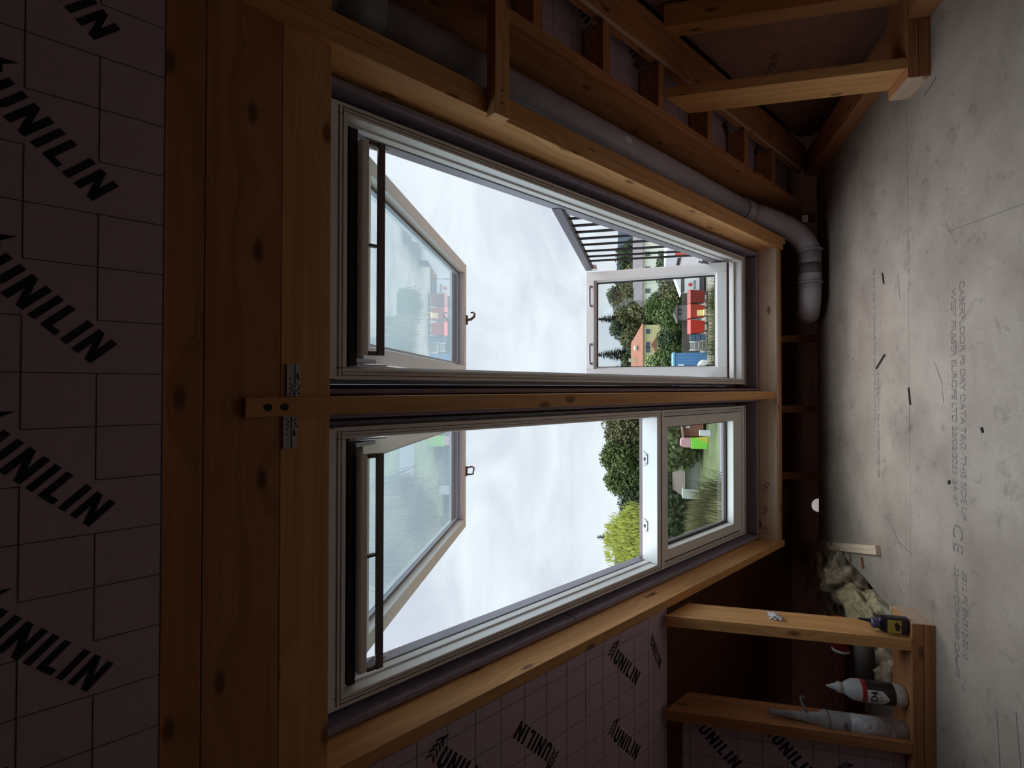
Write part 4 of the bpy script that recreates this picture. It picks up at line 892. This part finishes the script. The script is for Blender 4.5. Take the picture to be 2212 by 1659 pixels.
# white box truck further right, partly behind the railing
tk = thing('box_truck', 'white box truck with red lettering behind the railing bars', 'truck', (9.0,30,GZ))
MB().xbox(7.7,10.3,29,34.5,GZ+.9,GZ+3.1).build('cargo_box', WB, tk, bevel=.03)
MB().prism([(8.0,28.9,GZ+.5),(8.0,27.5,GZ+.5),(8.0,27.3,GZ+1.2),(8.0,27.7,GZ+2.2),(8.0,28.9,GZ+2.4)], (2.1,0,0)).build('cab', WB, tk, bevel=.05); MB().prism([(8.15,27.42,GZ+1.3),(8.15,27.72,GZ+2.1),(9.95,27.72,GZ+2.1),(9.95,27.42,GZ+1.3)], (0,-.02,0)).build('windscreen', DKG, tk)
MB().xbox(7.68,7.69,29.6,30.5,GZ+1.6,GZ+2.6).build('red_panel', plain('panel_red', (.6,.08,.06), .5), tk); MB().xbox(7.68,7.69,31,33.6,GZ+2.2,GZ+2.4).build('lettering', DK, tk)
for y_ in (28.3,33.2):
    for x_ in (7.95,10.0): MB().tube([(x_,y_,GZ+.42),(x_+.25,y_,GZ+.42)], .42, 18).build('wheel', DK, tk)
# white van nose in front of the container
vn = thing('white_van', 'front of a white van with a black wing mirror before the blue container', 'van', (.4,35,GZ)); 
MB().prism([(1.75,34,GZ+.35),(1.8,34,GZ+.75),(1.35,34,GZ+1.0),(.9,34,GZ+1.75),(.6,34,GZ+1.95),(-1.5,34,GZ+2.0),(-1.5,34,GZ+.35)], (0,1.9,0)).build('body', plain('van_white', (.75,.76,.76), .3), vn, bevel=.05)
MB().prism([(1.3,33.98,GZ+1.03),(.9,33.98,GZ+1.7),(.3,33.98,GZ+1.8),(.2,33.98,GZ+1.03)], (0,-.02,0)).build('side_window', DKG, vn)
MB().xbox(1.05,1.35,33.65,33.9,GZ+1.1,GZ+1.45).build('wing_mirror', DK, vn, bevel=.04)
for x_ in (1.15,-1.1): MB().tube([(x_,33.97,GZ+.35),(x_,34.2,GZ+.35)], .35, 20).build('wheel', DK, vn)
MB().xbox(1.6,1.8,34.1,34.5,GZ+.62,GZ+.76).build('headlamp', plain('lamp_glass', (.5,.5,.52), .1), vn)
# tipi like timber stand in the hedge, bird house
bh = thing('garden_hut', 'small grey hut with two dark openings in front of the hedge', 'hut', (6.1,43,GZ)); HG = plain('hut_grey', (.22,.21,.20), .8)
MB().xbox(5.55,6.7,42.6,43.4,GZ,-1.02).build('walls', HG, bh); MB().prism([(5.3,42.4,-1.05),(6.95,42.4,-1.05),(6.1,42.4,-.75)], (0,1.2,0)).build('roof', plain('hut_roof', (.14,.13,.13), .8), bh)
for x_ in (6.0,6.32): MB().xbox(x_-.08,x_+.08,42.55,42.59,-1.35,-1.15).build('opening', DK, bh)
# coloured things by the left window
for lb, nm, cat, x0, x1, y0, z0, z1, col in (('pink plastic playhouse block near the road', 'pink_block', 'toy block', -2.22, -1.88, 20, -.86, -.50, (.62,.30,.33)), ('bright green plastic block under the pink one', 'green_block', 'toy block', -2.28, -1.88, 19.6, -1.22, -.88, (.22,.62,.06)), ('yellow plastic cone beside the green block', 'yellow_cone', 'cone', -1.80, -1.60, 19.8, -1.28, -1.02, (.65,.58,.06))): pass
ph = thing('playhouse', 'pink and green plastic playhouse at the top of the lower left pane', 'playhouse', (-3.95,38,GZ))
MB().prism([(-4.32,38,-1.75),(-3.68,38,-1.75),(-3.68,38,-1.25),(-3.78,38,-1.05),(-4.22,38,-1.02),(-4.32,38,-1.2)], (0,1,0)).build('upper_wall', plain('toy_pink', (.62,.34,.38), .5), ph, bevel=.03)
MB().xbox(-4.40,-3.66,37.9,39,GZ,-1.76).build('lower_wall', plain('toy_green', (.25,.70,.07), .5), ph, bevel=.03)
MB().prism([(-3.95,37.7,GZ+.02),(-3.5,37.7,GZ+.02),(-3.6,37.7,-2.0)], (0,.3,0)).build('slide', plain('toy_yellow', (.65,.60,.08), .5), ph)
hh_ = thing('red_shed', 'reddish brown shed beside the pink playhouse', 'shed', (-2.9,39.5,GZ)); RS = wood('red_boards', (.33,.13,.09), (.22,.08,.055))
MB().xbox(-3.6,-1.9,39,41,GZ+.2,-1.35).build('walls', RS, hh_); MB().prism([(-3.85,38.7,-1.38),(-1.6,38.7,-1.1),(-1.6,38.7,-1.0),(-3.85,38.7,-1.28)], (0,2.4,0)).build('roof', plain('shed_roof', (.20,.10,.075), .8), hh_); MB().xbox(-3.0,-2.2,38.95,39,-1.75,-1.45).build('pane', WB, hh_)
tag(MB().xbox(-3.3,-2.9,36,36.3,GZ,GZ+.75).build('white_box', WB, bevel=.03), 'white electric cabinet on the verge before the red shed', 'cabinet')
